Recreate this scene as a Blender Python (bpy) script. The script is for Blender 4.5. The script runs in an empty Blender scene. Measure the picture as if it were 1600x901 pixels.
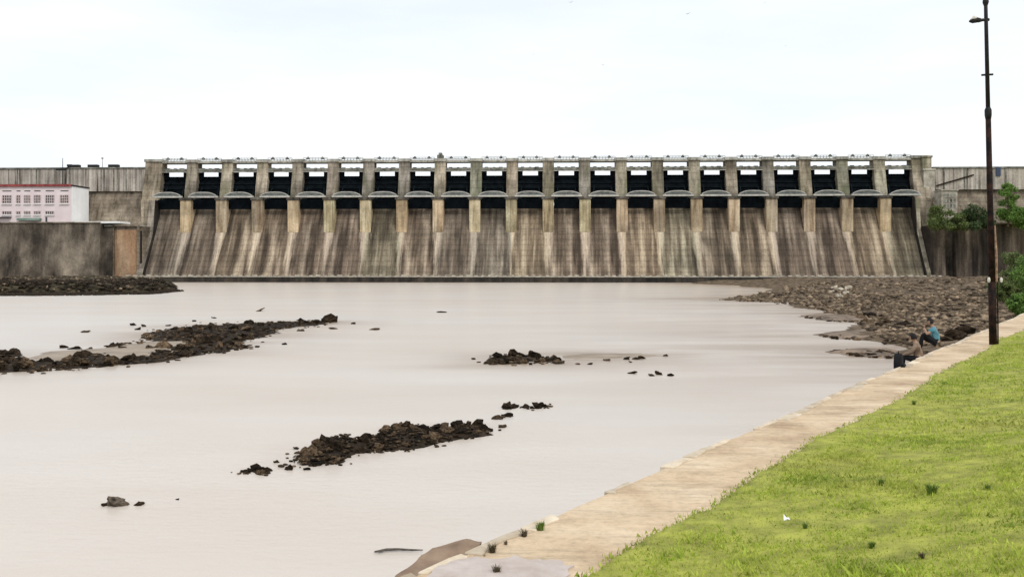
import bpy, bmesh, math, random
import numpy as np
from mathutils import Vector, Matrix, noise as mnoise

random.seed(7)
rng = np.random.default_rng(11)
R = math.radians
scn = bpy.context.scene
col = scn.collection

# ------------------------------------------------------------------ camera, sky, sun, exposure
CAM_H = 6.3            # camera above the water, metres
F = 1500.0             # focal length in photograph pixels (1600 wide)
HOR = 412.0            # photograph row of the horizon
cam = bpy.data.cameras.new('camera')
cam.sensor_width = 36.0
cam.lens = F / 1600.0 * 36.0
cam.shift_y = -(450.5 - HOR) / 1600.0
cam.clip_start = 0.1
cam.clip_end = 9000.0
cam_o = bpy.data.objects.new('camera', cam)
cam_o.location = (0, 0, CAM_H)
cam_o.rotation_euler = (R(90), 0, 0)
col.objects.link(cam_o)
scn.camera = cam_o

SUN_EL, SUN_AZ = 50.0, 146.0      # azimuth clockwise from +Y: behind the camera, a little to the right
world = bpy.data.worlds.new('World')
scn.world = world
world.use_nodes = True
wn, wl = world.node_tree.nodes, world.node_tree.links
wn.clear()
wout = wn.new('ShaderNodeOutputWorld')
wbg = wn.new('ShaderNodeBackground')
wbg.inputs['Strength'].default_value = 0.1
sky = wn.new('ShaderNodeTexSky')
sky.sky_type = 'NISHITA'
sky.sun_disc = False
sky.sun_elevation = R(SUN_EL)
sky.sun_rotation = R(SUN_AZ)
wtc = wn.new('ShaderNodeTexCoord')
wmap = wn.new('ShaderNodeMapping')
wmap.inputs['Scale'].default_value = (1.0, 1.0, 5.0)
wno = wn.new('ShaderNodeTexNoise')
wno.inputs['Scale'].default_value = 1.7
wno.inputs['Detail'].default_value = 5.0
wno.inputs['Roughness'].default_value = 0.55
wrp = wn.new('ShaderNodeValToRGB')
wrp.color_ramp.elements[0].position = 0.34
wrp.color_ramp.elements[0].color = (7.2, 7.85, 8.5, 1)
wrp.color_ramp.elements[1].position = 0.62
wrp.color_ramp.elements[1].color = (8.75, 9.05, 9.3, 1)
wmx = wn.new('ShaderNodeMix')
wmx.data_type = 'RGBA'
wmx.inputs[0].default_value = 0.93            # thick even cloud: little of the clear sky comes through
wl.new(wtc.outputs['Generated'], wmap.inputs['Vector'])
wl.new(wmap.outputs['Vector'], wno.inputs['Vector'])
wl.new(wno.outputs['Fac'], wrp.inputs['Fac'])
wl.new(sky.outputs['Color'], wmx.inputs[6])
wl.new(wrp.outputs['Color'], wmx.inputs[7])
wl.new(wmx.outputs[2], wbg.inputs['Color'])
wl.new(wbg.outputs['Background'], wout.inputs['Surface'])

sun = bpy.data.lights.new('sun', 'SUN')
sun.energy = 1.5
sun.angle = R(25)
sun.color = (1.0, 0.96, 0.9)
sun_o = bpy.data.objects.new('sun', sun)
sd = Vector((math.sin(R(SUN_AZ)) * math.cos(R(SUN_EL)), math.cos(R(SUN_AZ)) * math.cos(R(SUN_EL)), math.sin(R(SUN_EL))))
sun_o.rotation_euler = sd.to_track_quat('Z', 'Y').to_euler()
sun_o.location = (0, 0, 80)
col.objects.link(sun_o)

scn.view_settings.view_transform = 'Standard'
scn.view_settings.look = 'None'
scn.view_settings.gamma = 1.0
scn.view_settings.use_curve_mapping = False
scn.view_settings.exposure = 0.3

# ------------------------------------------------------------------ helpers
def P(px, py, z=0.0):
    """world point at height z behind a photograph pixel below the horizon"""
    Y = F * (CAM_H - z) / (py - HOR)
    return Vector(((px - 800.0) / F * Y, Y, z))

def at(px, py, Y):
    return Vector(((px - 800.0) / F * Y, Y, CAM_H - (py - HOR) / F * Y))

def tag(o, label=None, cat=None, group=None, kind=None):
    if label: o['label'] = label
    if cat: o['category'] = cat
    if group: o['group'] = group
    if kind: o['kind'] = kind
    return o

def link(name, me, parent=None, loc=(0, 0, 0), rz=0.0):
    o = bpy.data.objects.new(name, me)
    col.objects.link(o)
    o.location = loc
    o.rotation_euler = (0, 0, rz)
    if parent: o.parent = parent
    return o

def empty(name, loc, rz=0.0):
    return link(name, None, None, loc, rz)

def mesh_np(name, V, Fc, mat, smooth=False):
    """V (n,3), Fc (m,k) arrays -> mesh"""
    V = np.asarray(V, np.float32); Fc = np.asarray(Fc, np.int32)
    me = bpy.data.meshes.new(name)
    me.vertices.add(len(V)); me.vertices.foreach_set('co', V.ravel())
    k = Fc.shape[1]
    me.loops.add(Fc.size); me.loops.foreach_set('vertex_index', Fc.ravel())
    me.polygons.add(len(Fc))
    me.polygons.foreach_set('loop_start', np.arange(0, Fc.size, k, dtype=np.int32))
    me.polygons.foreach_set('loop_total', np.full(len(Fc), k, np.int32))
    if smooth: me.polygons.foreach_set('use_smooth', np.ones(len(Fc), bool))
    me.update(calc_edges=True)
    me.materials.append(mat)
    return me

class MB:
    """collects boxes, prisms and bars into one mesh"""
    def __init__(s): s.v = []; s.f = []
    def add(s, vs, fs):
        n = len(s.v); s.v += [tuple(v) for v in vs]; s.f += [tuple(i + n for i in f) for f in fs]; return s
    def box(s, x0, x1, y0, y1, z0, z1):
        vs = [(x, y, z) for x in (x0, x1) for y in (y0, y1) for z in (z0, z1)]
        return s.add(vs, [(0, 1, 3, 2), (4, 6, 7, 5), (0, 4, 5, 1), (2, 3, 7, 6), (0, 2, 6, 4), (1, 5, 7, 3)])
    def prism(s, prof, x0, x1):
        """prof: (y,z) points, extruded along x"""
        n = len(prof)
        vs = [(x0, y, z) for y, z in prof] + [(x1, y, z) for y, z in prof]
        fs = [tuple(range(n)), tuple(range(2 * n - 1, n - 1, -1))]
        fs += [(i, i + n, (i + 1) % n + n, (i + 1) % n) for i in range(n)]
        return s.add(vs, fs)
    def tube(s, pts, radii, n=8, cap=True):
        pts = [Vector(p) for p in pts]
        if not hasattr(radii, '__len__'): radii = [radii] * len(pts)
        rings = []
        for i, p in enumerate(pts):
            d = (pts[min(i + 1, len(pts) - 1)] - pts[max(i - 1, 0)]).normalized()
            a = d.orthogonal().normalized() if abs(d.z) < .95 else Vector((1, 0, 0)) - d * d.x
            a.normalize(); b = d.cross(a)
            rings.append([p + (a * math.cos(t) + b * math.sin(t)) * radii[i] for t in [2 * math.pi * k / n for k in range(n)]])
        vs = [v for r in rings for v in r]; fs = []
        for i in range(len(pts) - 1):
            for k in range(n):
                fs.append((i * n + k, i * n + (k + 1) % n, (i + 1) * n + (k + 1) % n, (i + 1) * n + k))
        if cap:
            fs.append(tuple(range(n - 1, -1, -1))); fs.append(tuple((len(pts) - 1) * n + k for k in range(n)))
        return s.add(vs, fs)
    def mesh(s, name, mat, bevel=0.0, smooth=False):
        me = bpy.data.meshes.new(name)
        me.from_pydata(s.v, [], s.f)
        bm = bmesh.new(); bm.from_mesh(me)
        bmesh.ops.recalc_face_normals(bm, faces=bm.faces)
        if bevel > 0:
            bmesh.ops.bevel(bm, geom=list(bm.edges), offset=bevel, segments=1, affect='EDGES', clamp_overlap=True)
        bm.to_mesh(me); bm.free()
        if smooth:
            for p in me.polygons: p.use_smooth = True
        me.materials.append(mat)
        return me
    def build(s, name, mat, parent=None, loc=(0, 0, 0), rz=0.0, bevel=0.0, smooth=False):
        return link(name, s.mesh(name, mat, bevel, smooth), parent, loc, rz)

# ------------------------------------------------------------------ materials
def new_mat(name, rough=0.9, spec=0.25):
    m = bpy.data.materials.new(name); m.use_nodes = True
    nt = m.node_tree; b = nt.nodes['Principled BSDF']
    b.inputs['Roughness'].default_value = rough
    b.inputs['Specular IOR Level'].default_value = spec
    return m, nt.nodes, nt.links, b

def ramp(N, stops):
    r = N.new('ShaderNodeValToRGB'); cr = r.color_ramp
    while len(cr.elements) < len(stops): cr.elements.new(0.5)
    for e, (p, c) in zip(cr.elements, stops):
        e.position = p; e.color = (c[0], c[1], c[2], 1) if hasattr(c, '__len__') else (c, c, c, 1)
    return r

def coords(N, L, scale, use='Object', rnd=True):
    tc = N.new('ShaderNodeTexCoord'); src = tc.outputs['Object']
    if use == 'World':
        g = N.new('ShaderNodeNewGeometry'); src = g.outputs['Position']
    if rnd:
        oi = N.new('ShaderNodeObjectInfo')
        mu = N.new('ShaderNodeMath'); mu.operation = 'MULTIPLY'; mu.inputs[1].default_value = 73.0
        L.new(oi.outputs['Random'], mu.inputs[0])
        ad = N.new('ShaderNodeVectorMath'); ad.operation = 'ADD'
        L.new(src, ad.inputs[0]); L.new(mu.outputs[0], ad.inputs[1]); src = ad.outputs[0]
    mp = N.new('ShaderNodeMapping'); mp.inputs['Scale'].default_value = scale
    L.new(src, mp.inputs['Vector'])
    return mp.outputs['Vector']

def tex(N, L, vec, scale=1.0, detail=4.0, rough=0.55, dist=0.0):
    t = N.new('ShaderNodeTexNoise')
    t.inputs['Scale'].default_value = scale; t.inputs['Detail'].default_value = detail
    t.inputs['Roughness'].default_value = rough; t.inputs['Distortion'].default_value = dist
    L.new(vec, t.inputs['Vector'])
    return t.outputs['Fac']

def mixc(N, L, fac, a, b, mode='MIX'):
    m = N.new('ShaderNodeMix'); m.data_type = 'RGBA'; m.blend_type = mode
    for sock, v in ((0, fac), (6, a), (7, b)):
        if isinstance(v, bpy.types.NodeSocket): L.new(v, m.inputs[sock])
        elif hasattr(v, '__len__'): m.inputs[sock].default_value = (v[0], v[1], v[2], 1)
        else: m.inputs[sock].default_value = v
    return m.outputs[2]

def bump(N, L, b, height, strength=0.5, dist=0.1):
    bp = N.new('ShaderNodeBump'); bp.inputs['Strength'].default_value = strength; bp.inputs['Distance'].default_value = dist
    L.new(height, bp.inputs['Height']); L.new(bp.outputs['Normal'], b.inputs['Normal'])

def streaked(name, dark, mid, light, su=0.7, sz=0.045, joints=0.0, rnd=True, stain=0.6, pos=(0.3, 0.5, 0.72), moss=None, bumpd=0.08, tails=None, tint=False, jf=0.6, s2f=0.55):
    """weathered concrete or masonry with run-down streaks; sz is also used along the slope direction"""
    m, N, L, b = new_mat(name, 0.92)
    sv = coords(N, L, (su, sz, sz), rnd=rnd)
    s1 = tex(N, L, sv, 1.0, 5, 0.62, 0.15)
    c = ramp(N, [(pos[0], dark), (pos[1], mid), (pos[2], light)]); L.new(s1, c.inputs['Fac']); c = c.outputs['Color']
    iv = coords(N, L, (1, 1, 1), rnd=rnd)
    big = tex(N, L, iv, 0.11, 4, 0.6)
    r2 = ramp(N, [(0.36, 1.0 - stain), (0.58, 1.0)]); L.new(big, r2.inputs['Fac'])
    c = mixc(N, L, 0.8, c, r2.outputs['Color'], 'MULTIPLY')
    fine = tex(N, L, iv, 1.6, 6, 0.7)
    r3 = ramp(N, [(0.3, 0.62), (0.52, 1.0), (0.75, 1.25)]); L.new(fine, r3.inputs['Fac'])
    c = mixc(N, L, 0.75, c, r3.outputs['Color'], 'MULTIPLY')
    s2v = coords(N, L, (su * 2.6, sz * 0.7, sz * 0.7), rnd=rnd)
    s2 = tex(N, L, s2v, 1.0, 3, 0.6)
    r4 = ramp(N, [(0.36, 0.42), (0.46, 1.0)]); L.new(s2, r4.inputs['Fac'])
    c = mixc(N, L, s2f, c, r4.outputs['Color'], 'MULTIPLY')
    if moss:
        mv = tex(N, L, sv, 0.6, 4, 0.6)
        r5 = ramp(N, [(0.52, 0.0), (0.66, 0.7)]); L.new(mv, r5.inputs['Fac'])
        c = mixc(N, L, r5.outputs['Color'], c, moss)
    h = fine
    if joints > 0:
        sp = N.new('ShaderNodeSeparateXYZ'); tc = N.new('ShaderNodeTexCoord'); L.new(tc.outputs['Object'], sp.inputs[0])
        wob = N.new('ShaderNodeMath'); wob.operation = 'MULTIPLY_ADD'; wob.inputs[1].default_value = 1.1
        L.new(fine, wob.inputs[0]); L.new(sp.outputs['Z'], wob.inputs[2])
        dv = N.new('ShaderNodeMath'); dv.operation = 'DIVIDE'; dv.inputs[1].default_value = joints; L.new(wob.outputs[0], dv.inputs[0])
        fr = N.new('ShaderNodeMath'); fr.operation = 'FRACT'; L.new(dv.outputs[0], fr.inputs[0])
        rj = ramp(N, [(0.0, 0.55), (0.14, 0.8), (0.22, 1.0)]); L.new(fr.outputs[0], rj.inputs['Fac'])
        c = mixc(N, L, jf, c, rj.outputs['Color'], 'MULTIPLY')
        h = mixc(N, L, 0.5, fine, rj.outputs['Color'])
    if tails:      # pale lime run-offs below the piers: wide under the pier, tapering down the slope
        tc = N.new('ShaderNodeTexCoord'); sp = N.new('ShaderNodeSeparateXYZ'); L.new(tc.outputs['Object'], sp.inputs[0])
        def mth(op, a, b2, c2=None):
            q = N.new('ShaderNodeMath'); q.operation = op
            for i_, v_ in enumerate((a, b2, c2)):
                if v_ is None: continue
                if isinstance(v_, bpy.types.NodeSocket): L.new(v_, q.inputs[i_])
                else: q.inputs[i_].default_value = v_
            return q.outputs[0]
        ax = mth('ABSOLUTE', sp.outputs['X'], 0.0)
        wid = mth('MULTIPLY_ADD', sp.outputs['Z'], 0.075, 0.55)            # half width at this height
        inn = mth('SUBTRACT', 6.5, wid)
        e1 = mth('SUBTRACT', ax, inn)
        tn = tex(N, L, coords(N, L, (0.9, 0.09, 0.09)), 1.0, 5, 0.65)
        e2 = mth('MULTIPLY_ADD', tn, 4.6, -2.2)
        e3 = mth('MULTIPLY', mth('ADD', e1, e2), 0.55)
        cut = mth('LESS_THAN', sp.outputs['Z'], 17.4)
        rt = ramp(N, [(0.0, 0.0), (0.4, 0.4), (1.0, 0.9)]); L.new(e3, rt.inputs['Fac'])
        fac = mth('MULTIPLY', rt.outputs['Color'], cut)
        pale = mixc(N, L, 0.7, tails, r3.outputs['Color'], 'MULTIPLY')
        c = mixc(N, L, fac, c, pale)
    if tint:
        oi = N.new('ShaderNodeObjectInfo')
        rt2 = ramp(N, [(0.0, (0.9, 0.98, 0.88)), (0.22, (1.28, 1.2, 1.1)), (0.42, (0.95, 0.88, 0.86)), (0.6, (0.8, 0.8, 0.8)), (0.8, (1.16, 1.06, 0.94)), (1.0, (0.84, 0.88, 0.8))]); L.new(oi.outputs['Random'], rt2.inputs['Fac'])
        c = mixc(N, L, 1.0, c, rt2.outputs['Color'], 'MULTIPLY')
    L.new(c, b.inputs['Base Color'])
    bump(N, L, b, h, 0.7, bumpd)
    return m

def mottled(name, a, b_, scale=1.0, rough=0.9, bumps=0.3, detail=5, use='Object', rnd=True, metallic=0.0, stops=(0.35, 0.65), dist=0.05, spec=0.25, island=None):
    m, N, L, b = new_mat(name, rough, spec)
    v = coords(N, L, (1, 1, 1), use=use, rnd=rnd)
    t = tex(N, L, v, scale, detail, 0.65)
    r = ramp(N, [(stops[0], a), (stops[1], b_)]); L.new(t, r.inputs['Fac'])
    c = r.outputs['Color']
    if island:      # every stone its own tone
        ge = N.new('ShaderNodeNewGeometry'); oi = N.new('ShaderNodeObjectInfo')
        ad = N.new('ShaderNodeMath'); ad.operation = 'ADD'; L.new(ge.outputs['Random Per Island'], ad.inputs[0]); L.new(oi.outputs['Random'], ad.inputs[1])
        fr = N.new('ShaderNodeMath'); fr.operation = 'FRACT'; L.new(ad.outputs[0], fr.inputs[0])
        ri = ramp(N, [(0.0, island[0]), (0.6, island[1]), (1.0, island[2])]); L.new(fr.outputs[0], ri.inputs['Fac'])
        c = mixc(N, L, 1.0, c, ri.outputs['Color'], 'MULTIPLY')
    L.new(c, b.inputs['Base Color'])
    b.inputs['Metallic'].default_value = metallic
    if bumps > 0: bump(N, L, b, t, bumps, dist)
    return m

M = {}
M['face'] = streaked('spillway_concrete', (0.06, 0.047, 0.035), (0.19, 0.152, 0.113), (0.45, 0.39, 0.305), 0.42, 0.03, joints=1.9, stain=0.55, pos=(0.35, 0.5, 0.68), bumpd=0.35, tails=(0.60, 0.525, 0.415), tint=True, jf=0.55, s2f=0.3)
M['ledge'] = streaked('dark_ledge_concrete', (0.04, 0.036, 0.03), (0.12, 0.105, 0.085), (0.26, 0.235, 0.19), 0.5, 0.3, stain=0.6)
M['pier_low'] = streaked('leached_pier_concrete', (0.22, 0.16, 0.10), (0.50, 0.395, 0.265), (0.70, 0.61, 0.46), 0.5, 0.06, stain=0.5, pos=(0.3, 0.46, 0.66), tint=True)
M['pier_up'] = streaked('grey_pier_concrete', (0.12, 0.105, 0.08), (0.325, 0.29, 0.235), (0.54, 0.495, 0.42), 0.45, 0.12, joints=2.6, stain=0.6, moss=(0.13, 0.13, 0.08), tint=True)
M['deck'] = streaked('deck_concrete', (0.22, 0.21, 0.175), (0.42, 0.40, 0.345), (0.56, 0.54, 0.48), 0.5, 0.3, stain=0.45, rnd=True)
M['girder'] = streaked('hoist_girder_paint', (0.07, 0.07, 0.06), (0.22, 0.215, 0.18), (0.36, 0.35, 0.30), 0.5, 0.4, stain=0.6)
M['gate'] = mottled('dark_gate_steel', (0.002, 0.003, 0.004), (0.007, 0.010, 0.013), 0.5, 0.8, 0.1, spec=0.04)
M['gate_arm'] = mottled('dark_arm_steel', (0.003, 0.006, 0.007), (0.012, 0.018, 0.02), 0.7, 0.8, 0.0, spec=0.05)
M['bridge'] = mottled('pale_walkway_paint', (0.34, 0.33, 0.30), (0.56, 0.54, 0.49), 0.7, 0.75, 0.1)
M['bridge_net'] = mottled('grey_walkway_mesh', (0.10, 0.112, 0.105), (0.24, 0.25, 0.235), 0.8, 0.8, 0.0)
M['rail'] = mottled('railing_steel', (0.14, 0.14, 0.12), (0.30, 0.29, 0.26), 0.6, 0.6, 0.0)
M['sill'] = mottled('sill_concrete', (0.24, 0.21, 0.17), (0.52, 0.48, 0.40), 0.5, 0.9, 0.2)
M['wet_shade_wall'] = streaked('wet_toe_shade_wall', (0.015, 0.014, 0.012), (0.04, 0.033, 0.026), (0.085, 0.068, 0.05), 0.35, 0.12, stain=0.5)  # wet toe wall, and painted shade on the training walls' inner sides
M['wall_up'] = streaked('streaked_grey_wall', (0.05, 0.042, 0.035), (0.42, 0.365, 0.31), (0.66, 0.60, 0.52), 0.6, 0.025, rnd=False, stain=0.5, pos=(0.35, 0.47, 0.66))
M['masonry'] = streaked('brown_masonry', (0.11, 0.085, 0.06), (0.26, 0.21, 0.155), (0.41, 0.345, 0.26), 0.3, 0.16, joints=1.5, rnd=False, stain=0.5, bumpd=0.3)
M['retain'] = streaked('dark_retaining_wall', (0.035, 0.029, 0.023), (0.155, 0.125, 0.095), (0.37, 0.31, 0.235), 0.13, 0.05, rnd=False, stain=0.7, pos=(0.36, 0.5, 0.68), bumpd=0.25)
M['retain_r'] = streaked('brown_retaining_wall', (0.026, 0.02, 0.016), (0.115, 0.088, 0.066), (0.33, 0.265, 0.205), 0.3, 0.03, rnd=False, stain=0.6, pos=(0.37, 0.52, 0.72), bumpd=0.25)
M['rust'] = streaked('orange_rusty_panel', (0.22, 0.125, 0.07), (0.37, 0.225, 0.13), (0.50, 0.35, 0.225), 0.25, 0.05, rnd=False, stain=0.45)
M['pink'] = mottled('pink_wall_paint', (0.70, 0.585, 0.58), (0.79, 0.69, 0.68), 0.35, 0.85, 0.1, stops=(0.3, 0.7))
M['white_wall'] = mottled('white_wall_paint', (0.78, 0.77, 0.75), (0.86, 0.85, 0.83), 0.3, 0.85, 0.1)
M['red'] = mottled('red_roof_trim', (0.16, 0.035, 0.035), (0.32, 0.075, 0.07), 0.5, 0.8, 0.1)
M['frame_w'] = mottled('window_frame_paint', (0.42, 0.34, 0.33), (0.60, 0.50, 0.48), 0.8, 0.7, 0.0)
M['green_trim'] = mottled('green_canopy_sheet', (0.10, 0.15, 0.12), (0.20, 0.27, 0.22), 0.4, 0.7, 0.0)
M['black'] = mottled('black_fittings', (0.008, 0.008, 0.009), (0.02, 0.02, 0.022), 2.0, 0.7, 0.0)
m, N, L, b = new_mat('window_glass', 0.12); b.inputs['Base Color'].default_value = (0.03, 0.03, 0.032, 1); b.inputs['Specular IOR Level'].default_value = 0.5; M['glass'] = m
M['rock'] = mottled('dark_wet_basalt', (0.010, 0.007, 0.0045), (0.125, 0.084, 0.05), 2.8, 0.85, 1.0, stops=(0.36, 0.72), dist=0.12, spec=0.06, island=(0.2, 0.7, 2.2))
M['rock_mid'] = mottled('grey_brown_boulder', (0.05, 0.04, 0.03), (0.20, 0.16, 0.12), 2.0, 0.9, 1.0, dist=0.1, spec=0.08)
M['rock_dry'] = mottled('dry_brown_rock', (0.03, 0.021, 0.014), (0.29, 0.215, 0.145), 0.9, 0.95, 0.9, stops=(0.34, 0.64), dist=0.1, spec=0.08, island=(0.35, 0.9, 1.6))
M['rock_pale'] = mottled('pale_buff_rock', (0.30, 0.25, 0.18), (0.52, 0.46, 0.37), 1.5, 0.95, 0.8, dist=0.1)
M['bar'] = mottled('dark_gravel_bar', (0.008, 0.006, 0.004), (0.05, 0.036, 0.025), 2.2, 0.9, 1.0, use='World', rnd=False, dist=0.2, spec=0.08)
M['mud'] = mottled('wet_tan_mud', (0.20, 0.15, 0.105), (0.33, 0.26, 0.19), 0.5, 0.5, 0.15, use='World', rnd=False, spec=0.15)
M['mud_red'] = mottled('reddish_wet_mud', (0.085, 0.058, 0.038), (0.25, 0.18, 0.125), 0.45, 0.6, 0.5, use='World', rnd=False, spec=0.12, dist=0.1)
M['shore'] = mottled('rubble_shore_ground', (0.025, 0.018, 0.012), (0.23, 0.17, 0.115), 0.9, 0.95, 1.0, use='World', rnd=False, stops=(0.36, 0.66), dist=0.3, spec=0.08)
M['rust_pole'] = mottled('rusty_iron', (0.006, 0.004, 0.004), (0.05, 0.02, 0.012), 5.0, 0.75, 0.3, metallic=0.0, stops=(.4, .75), spec=.15)
M['paint_pole'] = mottled('dark_pole_paint', (0.006, 0.006, 0.007), (0.02, 0.016, 0.015), 6.0, 0.6, 0.2)
M['bare_wood'] = mottled('pale_orange_wood', (0.16, 0.085, 0.05), (0.42, 0.27, 0.18), 6.0, 0.8, 0.2)
M['porcelain'] = mottled('white_porcelain', (0.5, 0.46, 0.4), (0.72, 0.68, 0.62), 6.0, 0.4, 0.0)
M['litter'] = mottled('white_paper', (0.72, 0.72, 0.72), (0.85, 0.85, 0.85), 20, 0.8, 0.0)
M['bird'] = mottled('grey_feathers', (0.14, 0.15, 0.18), (0.28, 0.29, 0.33), 8, 0.8, 0.0)
M['twig'] = mottled('grey_brown_twig', (0.05, 0.045, 0.04), (0.14, 0.12, 0.1), 9, 0.9, 0.2)

def leaf_mat(name, a, b_, scale):
    m, N, L, b = new_mat(name, 0.65)
    v = coords(N, L, (1, 1, 1), use='World', rnd=False)
    t = tex(N, L, v, scale, 3, 0.6)
    r = ramp(N, [(0.35, a), (0.65, b_)]); L.new(t, r.inputs['Fac'])
    L.new(r.outputs['Color'], b.inputs['Base Color'])
    tr = N.new('ShaderNodeBsdfTranslucent'); L.new(r.outputs['Color'], tr.inputs['Color'])
    mx = N.new('ShaderNodeMixShader'); mx.inputs[0].default_value = 0.3
    L.new(b.outputs[0], mx.inputs[1]); L.new(tr.outputs[0], mx.inputs[2])
    L.new(mx.outputs[0], N['Material Output'].inputs['Surface'])
    return m
M['leaf_dark'] = leaf_mat('dark_green_leaf', (0.04, 0.065, 0.026), (0.10, 0.145, 0.055), 1.0)
M['leaf_olive'] = leaf_mat('olive_green_leaf', (0.085, 0.115, 0.04), (0.21, 0.26, 0.085), 0.9)
M['leaf_bright'] = leaf_mat('bright_green_leaf', (0.085, 0.16, 0.035), (0.21, 0.34, 0.075), 0.9)
M['weed'] = leaf_mat('weed_leaf', (0.09, 0.15, 0.025), (0.17, 0.25, 0.045), 6.0)
M['dry_weed'] = leaf_mat('dry_weed_leaf', (0.07, 0.05, 0.03), (0.14, 0.11, 0.06), 6.0)
M['bark'] = mottled('brown_bark', (0.06, 0.045, 0.03), (0.16, 0.12, 0.085), 3, 0.9, 0.3)

def grass_mat(name, lo, mid, hi, dry):
    m, N, L, b = new_mat(name, 0.7)
    v = coords(N, L, (1, 1, 1), use='World', rnd=False)
    t = tex(N, L, v, 0.9, 5, 0.65)
    r = ramp(N, [(0.33, lo), (0.5, mid), (0.68, hi)]); L.new(t, r.inputs['Fac']); c = r.outputs['Color']
    t2 = tex(N, L, v, 0.33, 3, 0.6)
    r2 = ramp(N, [(0.53, 0.0), (0.72, 0.6)]); L.new(t2, r2.inputs['Fac'])
    c = mixc(N, L, r2.outputs['Color'], c, dry)
    t4 = tex(N, L, v, 4.5, 4, 0.7)
    r4 = ramp(N, [(0.36, 0.62), (0.5, 1.0), (0.68, 1.2)]); L.new(t4, r4.inputs['Fac'])
    c = mixc(N, L, 0.9, c, r4.outputs['Color'], 'MULTIPLY')
    t3 = tex(N, L, v, 14.0, 3, 0.6)
    r3 = ramp(N, [(0.3, 0.7), (0.7, 1.25)]); L.new(t3, r3.inputs['Fac'])
    c = mixc(N, L, 0.8, c, r3.outputs['Color'], 'MULTIPLY')
    L.new(c, b.inputs['Base Color'])
    tr = N.new('ShaderNodeBsdfTranslucent'); L.new(c, tr.inputs['Color'])
    mx = N.new('ShaderNodeMixShader'); mx.inputs[0].default_value = 0.3
    L.new(b.outputs[0], mx.inputs[1]); L.new(tr.outputs[0], mx.inputs[2])
    L.new(mx.outputs[0], N['Material Output'].inputs['Surface'])
    return m
M['grass'] = grass_mat('grass_blades', (0.20, 0.295, 0.03), (0.355, 0.44, 0.055), (0.48, 0.54, 0.095), (0.46, 0.38, 0.14))
M['soil'] = mottled('grassy_soil', (0.20, 0.20, 0.045), (0.38, 0.385, 0.07), 3.0, 0.95, 0.3, use='World', rnd=False)
M['ground'] = mottled('dry_earth', (0.10, 0.085, 0.05), (0.18, 0.16, 0.085), 0.05, 0.95, 0.2, use='World', rnd=False)
M['olive_bank'] = mottled('olive_bank_soil', (0.012, 0.010, 0.007), (0.10, 0.082, 0.052), 0.5, 0.95, 1.0, use='World', rnd=False, dist=0.3, spec=0.05, stops=(.38, .7))

def path_mat():
    m, N, L, b = new_mat('sandy_path', 0.95)
    v = coords(N, L, (1, 1, 1), use='World', rnd=False)
    t = tex(N, L, v, 0.8, 6, 0.65)
    r = ramp(N, [(0.3, (0.37, 0.262, 0.165)), (0.5, (0.54, 0.408, 0.272)), (0.68, (0.63, 0.50, 0.35))]); L.new(t, r.inputs['Fac'])
    t2 = tex(N, L, v, 11.0, 6, 0.75)
    r2 = ramp(N, [(0.3, 0.72), (0.5, 1.0), (0.7, 1.12)]); L.new(t2, r2.inputs['Fac'])
    c = mixc(N, L, 0.8, r.outputs['Color'], r2.outputs['Color'], 'MULTIPLY')
    v3 = coords(N, L, (0.9, 5.0, 1), use='World', rnd=False)
    t3 = tex(N, L, v3, 1.0, 5, 0.7)
    r3 = ramp(N, [(0.34, 0.7), (0.46, 1.0), (0.66, 1.15)]); L.new(t3, r3.inputs['Fac'])
    c = mixc(N, L, 0.8, c, r3.outputs['Color'], 'MULTIPLY')
    L.new(c, b.inputs['Base Color'])
    bump(N, L, b, t2, 0.6, 0.02)
    return m
M['path'] = path_mat()
M['coping'] = mottled('pale_coping_stone', (0.40, 0.31, 0.215), (0.66, 0.57, 0.44), 3.0, 0.95, 0.6, stops=(0.3, 0.7), dist=0.03, island=(0.78, 1.0, 1.2))
M['slab'] = mottled('brown_stone_slab', (0.19, 0.125, 0.085), (0.30, 0.215, 0.15), 2.5, 0.9, 0.4)
M['cement'] = mottled('mauve_grey_cement', (0.42, 0.35, 0.31), (0.53, 0.46, 0.42), 3.5, 0.9, 0.5, use='World', rnd=False)
M['bankwall'] = mottled('bank_wall_stone', (0.16, 0.13, 0.1), (0.3, 0.25, 0.19), 0.8, 0.95, 0.6)

def water_mat():
    m, N, L, b = new_mat('muddy_water', 0.3)
    v = coords(N, L, (1, 1, 1), use='World', rnd=False)
    big = tex(N, L, v, 0.035, 3, 0.5)
    r = ramp(N, [(0.35, (0.585, 0.515, 0.45)), (0.65, (0.59, 0.545, 0.495))]); L.new(big, r.inputs['Fac'])
    at_ = N.new('ShaderNodeAttribute'); at_.attribute_name = 'silt_reflection'
    sv = coords(N, L, (0.05, 0.16, 1), use='World', rnd=False)
    sn = tex(N, L, sv, 1.0, 4, 0.6)
    sr = ramp(N, [(0.36, 0.3), (0.58, 1.0)]); L.new(sn, sr.inputs['Fac'])
    sf = mixc(N, L, 1.0, at_.outputs['Color'], sr.outputs['Color'], 'MULTIPLY')
    c = mixc(N, L, sf, r.outputs['Color'], (0.27, 0.19, 0.125))
    pv_ = tex(N, L, coords(N, L, (0.03, 0.12, 1), use='World', rnd=False), 1.0, 5, 0.6)
    pr = ramp(N, [(0.36, (0.955, 0.93, 0.90)), (0.6, (1.0, 1.0, 1.0))]); L.new(pv_, pr.inputs['Fac'])
    c = mixc(N, L, 1.0, c, pr.outputs['Color'], 'MULTIPLY')
    L.new(c, b.inputs['Base Color'])
    b.inputs['IOR'].default_value = 1.333
    b.inputs['Specular IOR Level'].default_value = 0.3
    v2 = coords(N, L, (0.7, 1.6, 1), use='World', rnd=False)
    w = tex(N, L, v2, 2.2, 4, 0.6)
    bump(N, L, b, w, 0.28, 0.08)
    return m
M['water'] = water_mat()

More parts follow.
